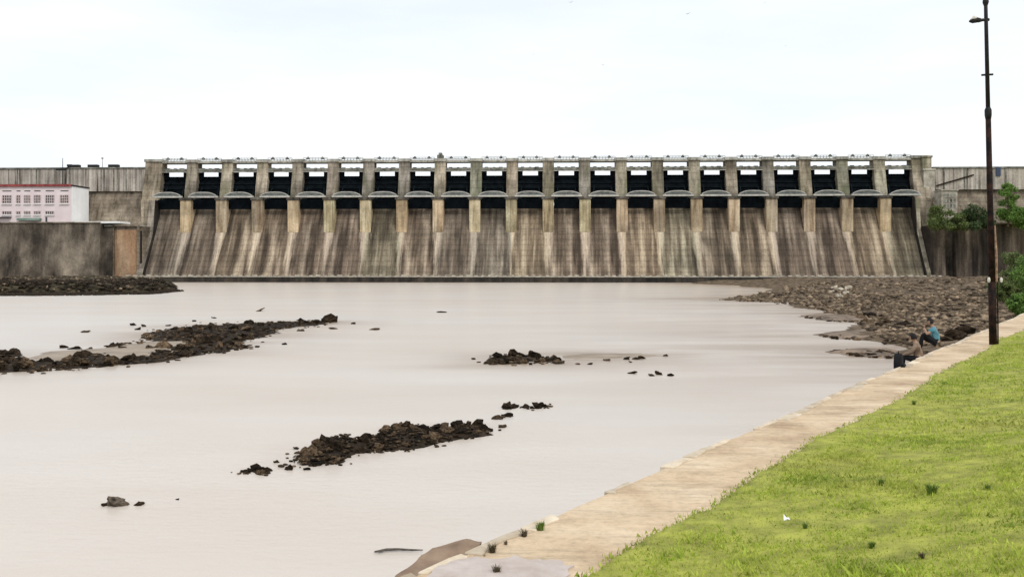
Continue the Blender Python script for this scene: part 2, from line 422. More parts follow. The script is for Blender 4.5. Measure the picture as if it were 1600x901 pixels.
# ------------------------------------------------------------------ setting: ground, water
def grid_sheet(name, x0, x1, y0, y1, z, mat, n=2):
    xs = np.linspace(x0, x1, n); ys = np.linspace(y0, y1, n)
    V = np.array([(x, y, z) for y in ys for x in xs]); q = []
    for j in range(n - 1):
        for i in range(n - 1):
            a = j * n + i; q.append((a, a + 1, a + n + 1, a + n))
    o = link(name, mesh_np(name, V, np.array(q), mat))
    return tag(o, kind='structure')
grid_sheet('ground', -4000, 4000, -500, 6000, -3.0, M['ground'])
water_o = grid_sheet('river_water', -420, 330, -60, 345, 0.0, M['water'], 260)

def inside_dist(pts, poly):
    """signed distance to polygon, positive inside"""
    x, y = pts[:, 0], pts[:, 1]; n = len(poly)
    d = np.full(len(pts), 1e9); ins = np.zeros(len(pts), bool)
    for i in range(n):
        ax, ay = poly[i]; bx, by = poly[(i + 1) % n]
        ex, ey = bx - ax, by - ay
        t = np.clip(((x - ax) * ex + (y - ay) * ey) / max(ex * ex + ey * ey, 1e-9), 0, 1)
        d = np.minimum(d, np.hypot(x - ax - t * ex, y - ay - t * ey))
        c = ((ay > y) != (by > y)) & (x < (bx - ax) * (y - ay) / (by - ay if by != ay else 1e-9) + ax)
        ins ^= c
    return np.where(ins, d, -d)

def vnoise(X, Y, s, seed=0, oct=4):
    out = np.empty(len(X))
    for i in range(len(X)):
        out[i] = mnoise.fractal(Vector((X[i] * s + seed * 17.3, Y[i] * s - seed * 9.1, seed * 3.7)), 1.0, 2.0, oct)
    return out

def heightfield(name, poly, step, top, reach, nz, ns, mat, base=-0.5, margin=3.0, seed=1, stepy=None, edge_noise=0.0, en_s=0.2):
    poly = [(p[0], p[1]) for p in poly]
    xs = [p[0] for p in poly]; ys = [p[1] for p in poly]
    stepy = stepy or step
    gx = np.arange(min(xs) - margin, max(xs) + margin + step, step); gy = np.arange(min(ys) - margin, max(ys) + margin + stepy, stepy)
    X, Y = np.meshgrid(gx, gy); pts = np.c_[X.ravel(), Y.ravel()]
    d = inside_dist(pts, poly)
    if edge_noise: d = d + edge_noise * vnoise(pts[:, 0], pts[:, 1], en_s, seed + 5, 3)
    n = vnoise(pts[:, 0], pts[:, 1], ns, seed)
    z = np.where(d > 0, top * (1 - np.exp(-np.maximum(d, 0) / reach)) + nz * n * np.clip(d / reach, 0, 1), np.maximum(d * 0.5, base))
    nx, ny = len(gx), len(gy)
    idx = np.arange(nx * ny).reshape(ny, nx)
    q = np.c_[idx[:-1, :-1].ravel(), idx[:-1, 1:].ravel(), idx[1:, 1:].ravel(), idx[1:, :-1].ravel()]
    keep = (d[q] > -margin).any(axis=1)
    q = q[keep]; used = np.unique(q); remap = np.full(nx * ny, -1); remap[used] = np.arange(len(used))
    V = np.c_[pts, z][used]
    o = link(name, mesh_np(name, V, remap[q], mat, True))
    tag(o, kind='structure')
    def hz(px_, py_):
        i = np.clip(np.round((px_ - gx[0]) / step).astype(int), 0, nx - 1); j = np.clip(np.round((py_ - gy[0]) / stepy).astype(int), 0, ny - 1)
        return z.reshape(ny, nx)[j, i]
    return o, hz

# ------------------------------------------------------------------ the dam: local frame x along the dam, -y downstream
TH = R(2.6); cT, sT = math.cos(TH), math.sin(TH)
OX, OY = -116.83, 350.8
def U(px, v):
    q = (px - 800.0) / F
    return (q * (OY - v * cT) - OX + v * sT) / (cT + q * sT)
def ZZ(px, py, v):
    u = U(px, v); Y = OY - u * sT - v * cT
    return CAM_H - (py - HOR) / F * Y
S = 13.0; NB = 21; PW = 1.95
dam = empty('dam', (OX, OY, 0), -TH)
tag(dam, 'long grey concrete spillway dam with a row of dark gates above sloping faces', 'dam')

# slope of the overflow face: (v, z)
prof = [(-6, 26.3), (-3.5, 27.2), (-1.5, 27.3), (0.2, 26.7), (1.8, 25.3), (3.3, 23.2), (4.9, 20.5), (7.6, 15.8), (10.5, 10.9), (13.2, 6.4), (15.9, 2.1)]
def face_z(v):
    for (a, za), (b_, zb) in zip(prof, prof[1:]):
        if a <= v <= b_: return za + (zb - za) * (v - a) / (b_ - a)
    return 2.1
mb = MB()
pts = [(-v, z) for v, z in prof] + [(-15.9, -2.0), (6, -2.0)]
mb.prism(pts, -S / 2 + 0.02, S / 2 - 0.02)
bay_me = mb.mesh('spillway_bay', M['face'])
mb = MB()     # pier
pier_prof = [(13, 43.2), (0, 43.2), (-0.2, 40), (-2.4, 32.0), (-2.6, 30.4), (-6.6, 29.2), (-6.6, 14), (4, 14), (13, 20)]
low = MB().prism([(-6.62, 29.0), (-6.62, 17.0), (-6.1, 16.2), (-2.0, 16.2), (-2.0, 29.0)], -PW, PW)
up = MB().prism([(4.6, 43.2), (0, 43.2), (-0.2, 40), (-2.4, 32.0), (-2.6, 30.0), (13, 30.0), (13, 35.5), (4.6, 36.5)], -PW - .08, PW + .08)
low_me = low.mesh('pier_nose', M['pier_low'], 0.12); up_me = up.mesh('pier', M['pier_up'], 0.1)
low2 = MB().prism([(-2.0, 29.0), (-2.0, 16.2), (13, 16.2), (13, 29.0)], -PW + .03, PW - .03)
stem_me = low2.mesh('pier_stem', M['pier_up'])
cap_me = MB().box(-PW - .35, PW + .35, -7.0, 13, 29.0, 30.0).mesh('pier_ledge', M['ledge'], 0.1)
head_me = MB().box(-PW - .3, PW + .3, -0.6, 4.9, 43.2, 44.3).mesh('pier_head', M['deck'], 0.06)
# gate: curved skin with ribs, notched top edge
HB = S / 2 - PW - .1
gz = np.linspace(27.0, 38.3, 7)
gp = [(2.4 - 1.9 * math.sin((z - 27) / 10.7 * math.pi), z) for z in gz]
mbg = MB().prism(gp + [(y + .5, z) for y, z in reversed(gp)], -HB, HB)
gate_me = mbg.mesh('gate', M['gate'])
rib_me = MB()
for z in (28.5, 30.3, 32.0, 33.7, 35.4, 37.2):
    yy = 2.4 - 1.9 * math.sin((z - 27) / 10.7 * math.pi)
    rib_me.box(-HB, HB, yy - .45, yy + .05, z - .12, z + .12)
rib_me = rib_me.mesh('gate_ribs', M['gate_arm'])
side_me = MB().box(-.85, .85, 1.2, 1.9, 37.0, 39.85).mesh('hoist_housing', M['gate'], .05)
arm_mes = []
for sx in (-1, 1):
    a_ = MB()
    for z in (28.6, 31.0, 34.6): a_.tube([(sx * (HB - 1.5), 1.4, z), (sx * (HB - .5), -4.6, 28.2)], .28, 6)
    arm_mes.append(a_.mesh('gate_arm', M['gate_arm']))
soffit_me = MB().box(-HB, HB, -4.4, -3.9, 25.9, 29.4).box(-HB, HB, -1.5, -1.1, 27.6, 29.2).mesh('trunnion_shade_beam', M['gate'], .05)  # near-black beam, deepened to stand for shade in the recess below the walkway
hoist_me = MB().box(-HB - .15, HB + .15, -.1, 3.4, 40.0, 40.95).mesh('hoist_girder', M['girder'], .05)
lip_me = MB().box(-HB - .15, HB + .15, -.5, -.12, 39.55, 39.85).mesh('crossbar', M['deck'])
hmach_me = MB().box(-3.4, -2.2, .2, 1.7, 40.95, 41.2).box(1.6, 3.1, .2, 1.7, 40.95, 41.18).box(-.5, .4, .3, 1.5, 40.95, 41.15).mesh('hoist_machine', M['gate'], .05)
deck_me = MB().box(-HB - .12, HB + .12, -.3, 4.4, 42.95, 43.75).mesh('deck_girder', M['deck'], .05)
rl = MB()
for yy in (-.2, 4.2):
    rl.box(-HB, HB, yy - .06, yy + .06, 44.62, 44.78).box(-HB, HB, yy - .05, yy + .05, 44.1, 44.25)
    for i in range(9):
        x = -HB + 2 * HB * i / 8.0; rl.box(x - .06, x + .06, yy - .05, yy + .05, 43.75, 44.7)
rail_me = rl.mesh('railing', M['rail'])
knob_me = MB().box(-.55, .55, -.5, .5, 0, .55).box(-.3, .3, -.3, .3, .55, .85).mesh('hoist_box', M['girder'], .05)
# arched service walkway between pier ledges
wb = MB().box(-HB - .9, HB + .9, -7.3, -6.0, 29.9, 30.5)
walk_me = wb.mesh('walkway_beam', M['bridge'], .04)
net = MB(); rim_ = MB(); rear_ = MB()
def arch_h(x): return 0.12 + 1.2 * max(0.0, 1 - (abs(x) / (HB + .55)) ** 3.0)
xs = np.linspace(-HB - .4, HB + .4, 17)
for i in range(16):
    a, b_ = xs[i], xs[i + 1]
    rim_.tube([(a, -7.25, 30.45 + arch_h(a)), (b_, -7.25, 30.45 + arch_h(b_))], .17, 5)
    net.tube([(a, -7.2, 30.4), (a, -7.2, 30.42 + arch_h(a))], .1, 4)
    net.tube([(a, -7.2, 30.42 + arch_h(a)), (b_, -7.2, 30.42)], .08, 4)
    net.tube([(a, -7.2, 30.42), (b_, -7.2, 30.42 + arch_h(b_))], .08, 4)
    rear_.tube([(a, -6.1, 30.42 + arch_h(a)), (b_, -6.1, 30.42 + arch_h(b_))], .12, 5)
net_me = net.mesh('arched_lattice', M['bridge_net']); rim_me = rim_.mesh('arch_rim', M['bridge']); rear_me = rear_.mesh('rear_rail', M['bridge_net'])
apanel = MB()
xa = list(np.linspace(-HB - .3, HB + .3, 13))
apanel.add([(x, -6.6, 30.42) for x in xa] + [(x, -6.6, 30.42 + arch_h(x) * .92) for x in xa] + [(x, -6.5, 30.42) for x in xa] + [(x, -6.5, 30.42 + arch_h(x) * .92) for x in xa],
           [(i, i + 1, i + 14, i + 13) for i in range(12)] + [(i + 26, i + 39, i + 40, i + 27) for i in range(12)] + [(i + 13, i + 14, i + 40, i + 39) for i in range(12)])
apanel_me = apanel.mesh('walkway_guard', M['bridge_net'])

for k in range(NB):
    u = (k - 0.5) * S
    link('spillway_bay', bay_me, dam, (u, 0, 0))
    g = link('gate', gate_me, dam, (u, 0, 0))
    link('gate_ribs', rib_me, g); [link('gate_arm', a_, g) for a_ in arm_mes]
    link('hoist_housing', side_me, g, (-HB + .85, 0, 0)); link('hoist_housing', side_me, g, (HB - .85, 0, 0))
    link('trunnion_shade_beam', soffit_me, dam, (u, 0, 0))
    hg = link('hoist_girder', hoist_me, dam, (u, 0, 0)); link('crossbar', lip_me, hg); link('hoist_machine', hmach_me, hg)
    dg = link('deck_girder', deck_me, dam, (u, 0, 0)); link('railing', rail_me, dg)
    for sx in (-2.6, 2.5): link('hoist_box', knob_me, dg, (sx + random.uniform(-.2, .2), .4, 44.3), 0)
    w = link('service_walkway', walk_me, dam, (u, 0, 0)); link('arched_lattice', net_me, w); link('walkway_guard', apanel_me, w); link('arch_rim', rim_me, w); link('rear_rail', rear_me, w)
for k in range(20):
    u = k * S
    p = link('pier', up_me, dam, (u, 0, 0))
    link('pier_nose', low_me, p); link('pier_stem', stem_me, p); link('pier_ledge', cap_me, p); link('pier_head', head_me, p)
link('lookout_post', MB().box(-1.1, 1.1, -.5, 3, 44.3, 45.6).box(-.6, .6, 0, 2, 45.6, 46.4).mesh('lookout_post', M['girder'], .1), dam, (7 * S, 0, 0))
# end sill blocks and toe apron
UL, UR = -S * 0.5 - 9.5, S * 19.5 + 9.5
apron = MB().prism([(-15.9, 2.05), (-21.5, 2.0), (-21.5, 1.75), (-15.9, 1.75)], UL, UR).build('toe_apron', M['sill'], dam)
tw = MB().prism([(-15.9, 1.745), (-21.3, 1.745), (-22.3, -2.5), (-15.9, -2.5)], UL - 12, UR + 16).build('toe_wall', M['wet_shade_wall'], dam)
blk = [MB().box(-.8, .8, -.5, .5, 0, .55).mesh('end_sill_block', M['sill'], .08), MB().box(-.6, .6, -.5, .5, 0, .42).mesh('end_sill_block', M['sill'], .08)]
x = UL + 1.5; i = 0
while x < UR - 1:
    link('end_sill_block', blk[i % 3 != 0], apron, (x + random.uniform(-.15, .15), -20.7, 1.98)); x += 2.45; i += 1
# end piers with their sloping training walls
def end_pier(u0, u1, un0, un1, nm, nm2):
    e = MB().prism([(14, 36), (4.6, 36.5), (4.6, 43.5), (-.1, 43.5), (-.6, 40), (-2.8, 32), (-3, 29.6), (-4, 29.4), (-4, 14), (14, 14)], u0, u1).build(nm, M['pier_up'], dam, bevel=.1)
    tr = [(-v - .3, z + 2.6) for v, z in prof if v > 3] + [(-16.6, 4.4), (-16.6, -2)] + [(0, -2), (0, 29.2), (-5.6, 29.2)]
    wv = [(-3.0, 29.2), (-6.9, 29.2)] + [(-v - 1.0, z + 1.7) for v, z in prof if v > 5.5] + [(-17.2, 3.4), (-17.2, -2), (-3.0, -2)]
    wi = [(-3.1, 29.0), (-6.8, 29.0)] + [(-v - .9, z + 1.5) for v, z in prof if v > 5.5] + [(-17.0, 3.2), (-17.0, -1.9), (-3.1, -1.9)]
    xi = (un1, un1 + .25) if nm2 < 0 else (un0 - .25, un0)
    link('training_wall', MB().prism(wv, un0, un1).mesh('training_wall', M['pier_up'], .06), e)
    link('shaded_mossy_face', MB().prism(wi, *xi).mesh('shaded_mossy_face', M['wet_shade_wall']), e)  # thin dark slab: shade and moss on the wall's inner side put into colour
    link('pier_head', MB().box(u0 - .3, u1 + .3, -.6, 4.9, 43.5, 44.5).mesh('pier_head', M['deck'], .06), e)
    return e
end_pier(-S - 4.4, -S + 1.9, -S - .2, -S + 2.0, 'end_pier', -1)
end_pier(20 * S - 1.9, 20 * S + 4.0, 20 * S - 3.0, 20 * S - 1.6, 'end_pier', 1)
er = MB().box(20 * S + 1.5, 20 * S + 5.4, -2.5, 6, 28.3, 39.0).box(20 * S + 1.2, 20 * S + 5.6, -2.8, 6.2, 39.0, 39.6).build('stair_tower', M['sill'], dam, bevel=.08)
link('tower_room', MB().box(20 * S + 1.4, 20 * S + 4.6, -1.5, 5, 39.6, 43.6).box(20 * S + 1.1, 20 * S + 4.9, -1.8, 5.3, 43.6, 44.3).mesh('tower_room', M['pier_up'], .08), er)

# ------------------------------------------------------------------ walls at the left end
def dam_thing(name, label, cat):
    e = empty(name, (OX, OY, 0), -TH); return tag(e, label, cat)
lw = dam_thing('dam_wall', 'tall streaked grey wall joining the left end of the spillway', 'wall')
uA, uB = -190.0, -S - 4.42
zt = ZZ(100, 264, 0); zs = ZZ(100, 299, 0)
MB().box(uA, uB, 0, 9, zs, zt).build('upper_wall', M['wall_up'], lw)
MB().box(uA, uB, -.35, 9.3, zt, zt + .55).build('coping', M['girder'], lw, bevel=.05)
MB().prism([(1.2, zs), (9, zs), (9, -2), (-9, -2), (-9, 12), (-2.2, zs - 9)], uA, uB).build('sloping_masonry', M['masonry'], lw)
cop = MB().box(-1.9, 1.9, -.3, 1.4, 0, 1.0).mesh('parapet_hut', M['black'], .1)
for px in (116, 145, 177): link('parapet_hut', cop, lw, (U(px, 0), 0, zt + .55))
pan = MB()
xx = uA + 3
while xx < uB - 1:
    pan.box(xx - .14, xx + .14, -.14, .02, zs + .2, zt - .05); xx += random.uniform(4.6, 7.8)
pan.build('joint_pilasters', M['girder'], lw)
mast = empty('antenna_mast', (0, 0, 0)); mast.location = at(98, 292, 348.0)
tag(mast, 'thin dark antenna mast with a crooked arm against the streaked wall', 'mast')
mh = at(98, 247, 348).z - mast.location.z
MB().tube([(0, 0, -.5), (0, 0, mh)], [.22, .1], 6).build('pole', M['black'], mast)
MB().tube([(-1.9, 0, mh * .62), (0, 0, mh * .6), (3.1, 0, mh * .72)], .24, 6).build('arm', M['black'], mast)
MB().box(-2.2, 1.1, -.25, .25, mh * .57, mh * .63).box(1.6, 3.3, -.25, .25, mh * .70, mh * .78).build('bracket', M['black'], mast)
pst = MB().tube([(0, 0, 0), (0, 0, 3.4)], [.1, .07], 6).box(-.3, .3, -.2, .2, 3.2, 3.6).build('lamp_post', M['black'], None, (0, 0, 0))
c = at(160, 264, 352); pst.location = (c.x, c.y, zt + .4)
tag(pst, 'thin short lamp post on top of the streaked left wall', 'lamp post')

rw = dam_thing('retaining_wall', 'dark stained retaining wall below the pink building', 'wall')
u1 = U(157, 18); ztop = ZZ(80, 349, 18)
MB().prism([(-18, ztop), (-19.6, -2), (-6, -2), (-6, ztop)], -190, u1).build('wall_body', M['retain'], rw)
MB().box(-190, u1 - .2, -18.35, -17.4, ztop, ztop + .5).build('wall_cap', M['masonry'], rw, bevel=.06)
MB().box(U(128, 12), u1 + 6.5, -17.3, -9.0, ztop + .02, ztop + .7).build('terrace_slab', M['white_wall'], rw, bevel=.06)
# bay between the retaining wall and the spillway with a rusty panel
pv = dam_thing('outlet_block', 'brown concrete outlet block with an orange rusty panel beside the spillway', 'outlet')
uo0, uo1 = U(159, 15), U(222.5, 15)
zb = ZZ(190, 354, 15)
MB().box(uo0, uo1, -15, -7.5, -2, zb).build('block', M['masonry'], pv)
MB().prism([(-16.2, zb - .6), (-17.4, -2), (-15.01, -2), (-15.01, zb - .6)], uo0 + .1, U(178, 15)).build('buttress', M['retain'], pv, bevel=.08)
MB().box(U(180, 15), U(217, 15), -15.45, -15.0, 1.5, ZZ(190, 359, 15)).build('rusty_panel', M['rust'], pv, bevel=.05)
fr = MB().box(U(178, 15), U(180, 15), -16.1, -15.0, 1, zb).box(U(217, 15), U(219.5, 15), -16.6, -15.0, 1, zb).box(U(178, 15), U(219.5, 15), -16.1, -15.005, zb, zb + .6)
fr.build('panel_frame', M['masonry'], pv, bevel=.05)
MB().box(U(219.6, 15), U(222, 15), -15.3, -15.0, 1, zb - 1.5).build('dark_slot', M['black'], pv)
MB().box(uo0, uo1, -15.6, -7, zb + .02, zb + .55).build('ledge', M['sill'], pv, bevel=.06)

# ------------------------------------------------------------------ pink powerhouse
ph = dam_thing('powerhouse', 'pale pink powerhouse with gridded windows and a white end wall', 'building')
VF, VB = 16.8, 5.2
uR = U(112, VF); uL = -150.0
zb0, zb1 = ztop - .02, ZZ(112, 291, VF)
MB().box(uL, uR - .02, -VF, -VB, zb0, zb1).build('wall', M['pink'], ph)
MB().box(uR - .02, uR + .3, -VF - .05, -VB + .1, zb0, zb1 + .02).build('end_wall', M['white_wall'], ph)
rf = MB().box(uL - .5, uR + .5, -VF - .5, -VB + .4, zb1 + .03, zb1 + .5).build('roof', M['black'], ph)
MB().box(uL - .5, uR + .02, -VF - .56, -VF - .5, zb1 - .12, zb1 + .75).build('roof_trim', M['red'], rf)
def win(x0, x1, y0, y1, cols, rows):
    a, b_ = U(x0, VF), U(x1, VF); z1, z0 = ZZ(60, y0, VF), ZZ(60, y1, VF)
    w_ = MB().box(a, b_, -VF - .03, -VF + .2, z0, z1).build('window', M['glass'], ph)
    fm = MB(); t = .12
    nW = b_ - a; nH = z1 - z0
    for i in range(cols + 1):
        x = a + nW * i / cols; fm.box(x - t, x + t, -VF - .22, -VF - .03, z0 - t, z1 + t)
    for j in range(rows + 1):
        z = z0 + nH * j / rows; fm.box(a + .001, b_ - .001, -VF - .2, -VF - .035, z - t * 1.1, z + t * 1.1)
    fm.build('window_frame', M['frame_w'], w_)
    MB().box(a - .25, b_ + .25, -VF - .42, -VF, z0 - .42, z0 - .16).build('window_sill', M['white_wall'], w_)
for (x0, x1) in ((-100, -85), (-75, -60), (-46, -32), (-24, -10), (4, 18), (26, 32), (38, 47.5), (53.5, 63.5), (71.5, 84.5), (94.5, 107)):
    n = 4 if x1 - x0 > 8 else 2
    win(x0, x1, 305, 317.5, n, 3)
    a, b_ = U(x0, VF), U(x1, VF)
    MB().box(a, b_, -VF - .04, -VF + .2, ZZ(60, 299, VF), ZZ(60, 297.6, VF)).build('vent', M['black'], ph)
    if x0 < 90: win(x0, x1, 330, 335, n, 1)
MB().box(U(-60, VF), U(18, VF), -VF - 1.3, -VF, ZZ(60, 340.3, VF), ZZ(60, 339.2, VF)).build('canopy', M['black'], ph)
MB().prism([(-VF - 1.2, ZZ(60, 341, VF)), (-VF - 1.5, ZZ(60, 344.5, VF)), (-VF, ZZ(60, 344, VF)), (-VF, ZZ(60, 340.5, VF))], U(29, VF), U(65, VF)).build('canopy', M['green_trim'], ph)
MB().box(U(71, VF), U(74, VF), -VF - .05, -VF + .1, ztop, ZZ(60, 339, VF)).build('door', M['glass'], ph)

# low dark bank below the left walls
poly = [P(-330, 457, 0), P(-100, 460, 0), P(0, 459, 0), P(120, 458.5, 0), P(240, 457, 0), P(276, 453, 0), P(270, 446, 0), P(240, 442, 0), (-115, 322), (-250, 332)]
lb, lbz = heightfield('river_bank', poly, 1.6, 2.0, 1.6, 0.6, 0.12, M['olive_bank'], margin=4, stepy=1.0, edge_noise=2.2, en_s=.12)

# ------------------------------------------------------------------ walls at the right end
rdw = dam_thing('dam_wall', 'streaked pale grey wall joining the right end of the spillway behind the lamp pole', 'wall')
u0 = 20 * S + 5.45
zt2, zs2 = ZZ(1500, 263, 0), ZZ(1500, 296, 0)
MB().box(u0, 430, 0, 9, zs2, zt2).build('upper_wall', M['wall_up'], rdw)
MB().box(u0, 430, -.35, 9.3, zt2, zt2 + .55).build('coping', M['girder'], rdw, bevel=.05)
MB().prism([(1.4, zs2 - .01), (9, zs2 - .01), (9, -2), (-9, -2), (-5, 16)], u0, 430).build('sloping_masonry', M['masonry'], rdw)
pan = MB(); xx = u0 + 4
while xx < 425:
    pan.box(xx - .2, xx + .2, -.16, .02, zs2 + .2, zt2 - .05); xx += random.uniform(5, 8)
pan.build('joint_pilasters', M['girder'], rdw)
MB().tube([(U(1464, .6), -.3, ZZ(1464, 290, .6)), (U(1522, .6), -.3, ZZ(1522, 273, .6))], .25, 6).build('sloping_pipe', M['rust_pole'], rdw)
MB().box(U(1556, 0), U(1563, 0), -.4, 0, ZZ(1560, 275, 0), zt2 + .3).build('notice_board', mottled('blue_board', (0.03, 0.045, 0.09), (0.06, 0.08, 0.13), 1, .7, 0), rdw)
rrw = dam_thing('retaining_wall', 'brown streaked retaining wall below the bushes at right', 'wall')
VR = 15.5
ur0 = 20 * S - 1.58
zr = ZZ(1500, 352, VR)
MB().prism([(-VR, zr), (-VR - 1.2, -2), (-8, -2), (-4, zr)], ur0, U(1476, VR)).build('wall_body', M['retain_r'], rrw)
MB().prism([(-VR + 2.2, zr - .4), (-VR + 1.6, -2), (-8, -2), (-4, zr - .4)], U(1476, VR) + .01, U(1492, VR)).build('recess_wall', M['retain'], rrw)
MB().prism([(-VR - .5, zr + .3), (-VR - 1.6, -2), (-8, -2), (-4, zr + .3)], U(1492, VR) + .01, 430).build('wall_body', M['retain_r'], rrw)
MB().box(U(1492, VR) - .2, 430, -VR - .9, -VR + .6, zr + .3, zr + .75).build('wall_cap', M['masonry'], rrw, bevel=.06)
gh = dam_thing('gate_house', 'small white control house with square panes beside the right end pier', 'building')
VG = 10.0
a0, a1 = U(1471, VG), U(1496, VG); g0, g1 = zr - 1.0, ZZ(1480, 298, VG)
MB().box(a0, a1, -VG, -VG + 6, g0, g1).build('wall', M['sill'], gh)
MB().box(a0 - .3, a1 + .3, -VG - .4, -VG + 6.3, g1 + .01, g1 + .35).build('roof', M['sill'], gh, bevel=.05)
for i in range(4):
    for j in range(3):
        x = a0 + .7 + i * (a1 - a0 - 1.0) / 4.0; z = g1 - 1.5 - j * 1.75
        w_ = MB().box(x, x + .8, -VG - .03, -VG + .1, z - .7, z + .45).build('window', M['girder'], gh)
        MB().box(x - .08, x + .88, -VG - .2, -VG, z - .86, z - .72).build('window_sill', M['sill'], w_)

# ------------------------------------------------------------------ rocky shore at right
shore_px = [(1085, 443.2), (1150, 446), (1205, 452), (1212, 458), (1160, 464), (1112, 467.5), (1160, 471), (1225, 473), (1262, 480), (1290, 491), (1345, 500), (1330, 514), (1300, 523), (1375, 533), (1400, 545), (1335, 552), (1420, 564)]
poly = [P(x, y, 0) for x, y in shore_px] + [(48, 52), (120, 40), (300, 120), (300, 322), (60, 332)]
SHORE = [(p[0], p[1]) for p in poly]
sh, shz = heightfield('rocky_shore', poly, 1.2, 2.4, 22.0, 0.9, 0.05, M['shore'], margin=4, stepy=1.2, edge_noise=3.0, en_s=0.07, seed=3)
# grassy rise further right
poly = [(68, 92), (74, 150), (120, 260), (150, 318), (330, 318), (330, 60), (90, 60)]
gr, grz = heightfield('grassy_rise', poly, 3.0, 5.0, 26.0, 0.8, 0.05, M['soil'], base=-2.5, margin=6, seed=8)

# ------------------------------------------------------------------ rocks
def rock_mesh(seed, sub, flat, mat):
    bm = bmesh.new(); bmesh.ops.create_icosphere(bm, subdivisions=sub, radius=1.0)
    off = Vector((seed * 13.7, seed * 5.1, seed * 7.9))
    for v in bm.verts:
        n = mnoise.noise(v.co * 1.2 + off) * .6 + mnoise.noise(v.co * 2.6 + off) * .42 + (mnoise.noise(v.co * 5.5 + off) * .2 if sub > 1 else 0)
        ce = mnoise.cell(v.co * 1.5 + off) * .22
        v.co *= 1 + n + ce
        v.co.z *= flat
    me = bpy.data.meshes.new('rock'); bm.to_mesh(me); bm.free(); me.materials.append(mat)
    return me
rock_hi = [rock_mesh(i, 2, .55 + .1 * (i % 4), M['rock']) for i in range(14)]
rock_dry = [rock_mesh(i + 40, 2, .45 + .08 * (i % 4), M['rock_dry']) for i in range(10)]
rock_pale = [rock_mesh(i + 60, 2, .6, M['rock_pale']) for i in range(3)]

def put_rock(me, x, y, z, r, label, group, flat=1.0):
    o = link('rock', me, None, (x, y, z), random.uniform(0, 6.28))
    o.scale = (r * random.uniform(.85, 1.25), r * random.uniform(.8, 1.1), r * random.uniform(.75, 1.15) * flat)
    o.rotation_euler = (random.uniform(-.35, .35), random.uniform(-.35, .35), random.uniform(0, 6.28))
    return tag(o, label, 'rock', group)

def rubble(name, pos, rad, mat, label, seed=0, sub=1):
    protos = []
    for i in range(8):
        me = rock_mesh(seed + i + 100, sub, .65, mat)
        V = np.array([v.co[:] for v in me.vertices]); T = np.array([p.vertices[:] for p in me.polygons]); protos.append((V, T)); bpy.data.meshes.remove(me)
    Vs, Ts, n = [], [], 0
    for i, (p, r) in enumerate(zip(pos, rad)):
        V, T = protos[i % 8]; a = random.uniform(0, 6.28); ca, sa = math.cos(a), math.sin(a)
        W = V * np.array([r * random.uniform(.8, 1.4), r * random.uniform(.8, 1.2), r * random.uniform(.45, .95)])
        W = np.c_[W[:, 0] * ca - W[:, 1] * sa, W[:, 0] * sa + W[:, 1] * ca, W[:, 2]] + np.array(p)
        Vs.append(W); Ts.append(T + n); n += len(V)
    o = link(name, mesh_np(name, np.vstack(Vs), np.vstack(Ts), mat))
    return tag(o, label, 'rubble', None, 'stuff')

def poly_world(pp): return [(P(x, y, 0).x, P(x, y, 0).y) for x, y in pp]

def sample_poly(pp, n, jit=1.0):
    """random photograph pixels within polygon pp -> water-level points"""
    xs = [p[0] for p in pp]; ys = [p[1] for p in pp]; out = []
    while len(out) < n:
        c = np.c_[rng.uniform(min(xs), max(xs), 400), rng.uniform(min(ys), max(ys), 400)]
        out += list(c[inside_dist(c, pp) > 0])
    return out[:n]

BARS = []
# long left bar, in photograph pixels
barA1 = [(-60, 552), (30, 553), (45, 566), (95, 565), (120, 556), (160, 556), (190, 562), (240, 556), (300, 546), (330, 549), (275, 562), (200, 570), (100, 578), (0, 583), (-70, 584)]
barA2 = [(225, 522), (270, 513), (330, 508), (395, 506), (470, 502), (522, 502), (500, 508), (440, 514), (425, 524), (370, 536), (400, 542), (330, 552), (280, 552), (228, 556), (232, 545), (285, 540), (290, 534), (225, 533)]
barA3 = [(160, 541), (205, 535), (232, 536), (205, 541), (195, 546), (165, 544)]
barB = [(455, 718), (490, 706), (500, 694), (530, 690), (575, 686), (600, 678), (625, 668), (690, 667), (745, 664), (770, 674), (765, 680), (700, 688), (650, 702), (560, 708), (530, 716), (535, 724), (470, 728)]
barB2 = [(368, 737), (395, 733), (422, 734), (418, 741), (380, 741)]
barC = [(752, 563), (790, 556), (850, 556), (878, 563), (880, 569), (850, 567), (800, 568), (765, 570)]
barD = [(780, 636), (800, 633), (815, 636), (850, 632), (868, 633), (850, 638), (790, 640)]
for pp, top, reach in ((barA1, .2, .9), (barA2, .18, 1.6), (barB, .2, .5), (barC, .12, .6)):
    wpoly = poly_world(pp)
    st = .35 if pp is barB else .6
    o, hz = heightfield('rock_bar', wpoly, st, top, reach, .25, .6, M['bar'], base=-.4, margin=1.2, seed=len(pp), edge_noise=.9 if st > .5 else .45, en_s=.55 if st > .5 else 1.1)
    BARS.append((pp, hz))
heightfield('mud_flat', poly_world([(40, 560), (70, 549), (150, 545), (225, 534), (290, 533), (330, 542), (240, 560), (150, 562), (95, 568)]), .8, .09, .6, .04, .3, M['mud'], base=-.3, margin=1.2, seed=21)
heightfield('mud_flat', poly_world([(870, 556), (930, 552), (990, 552), (1050, 556), (1000, 559), (930, 561), (885, 562)]), .8, .035, .6, .03, .3, M['mud'], base=-.3, margin=1.2, seed=22, edge_noise=1.2, en_s=.3)
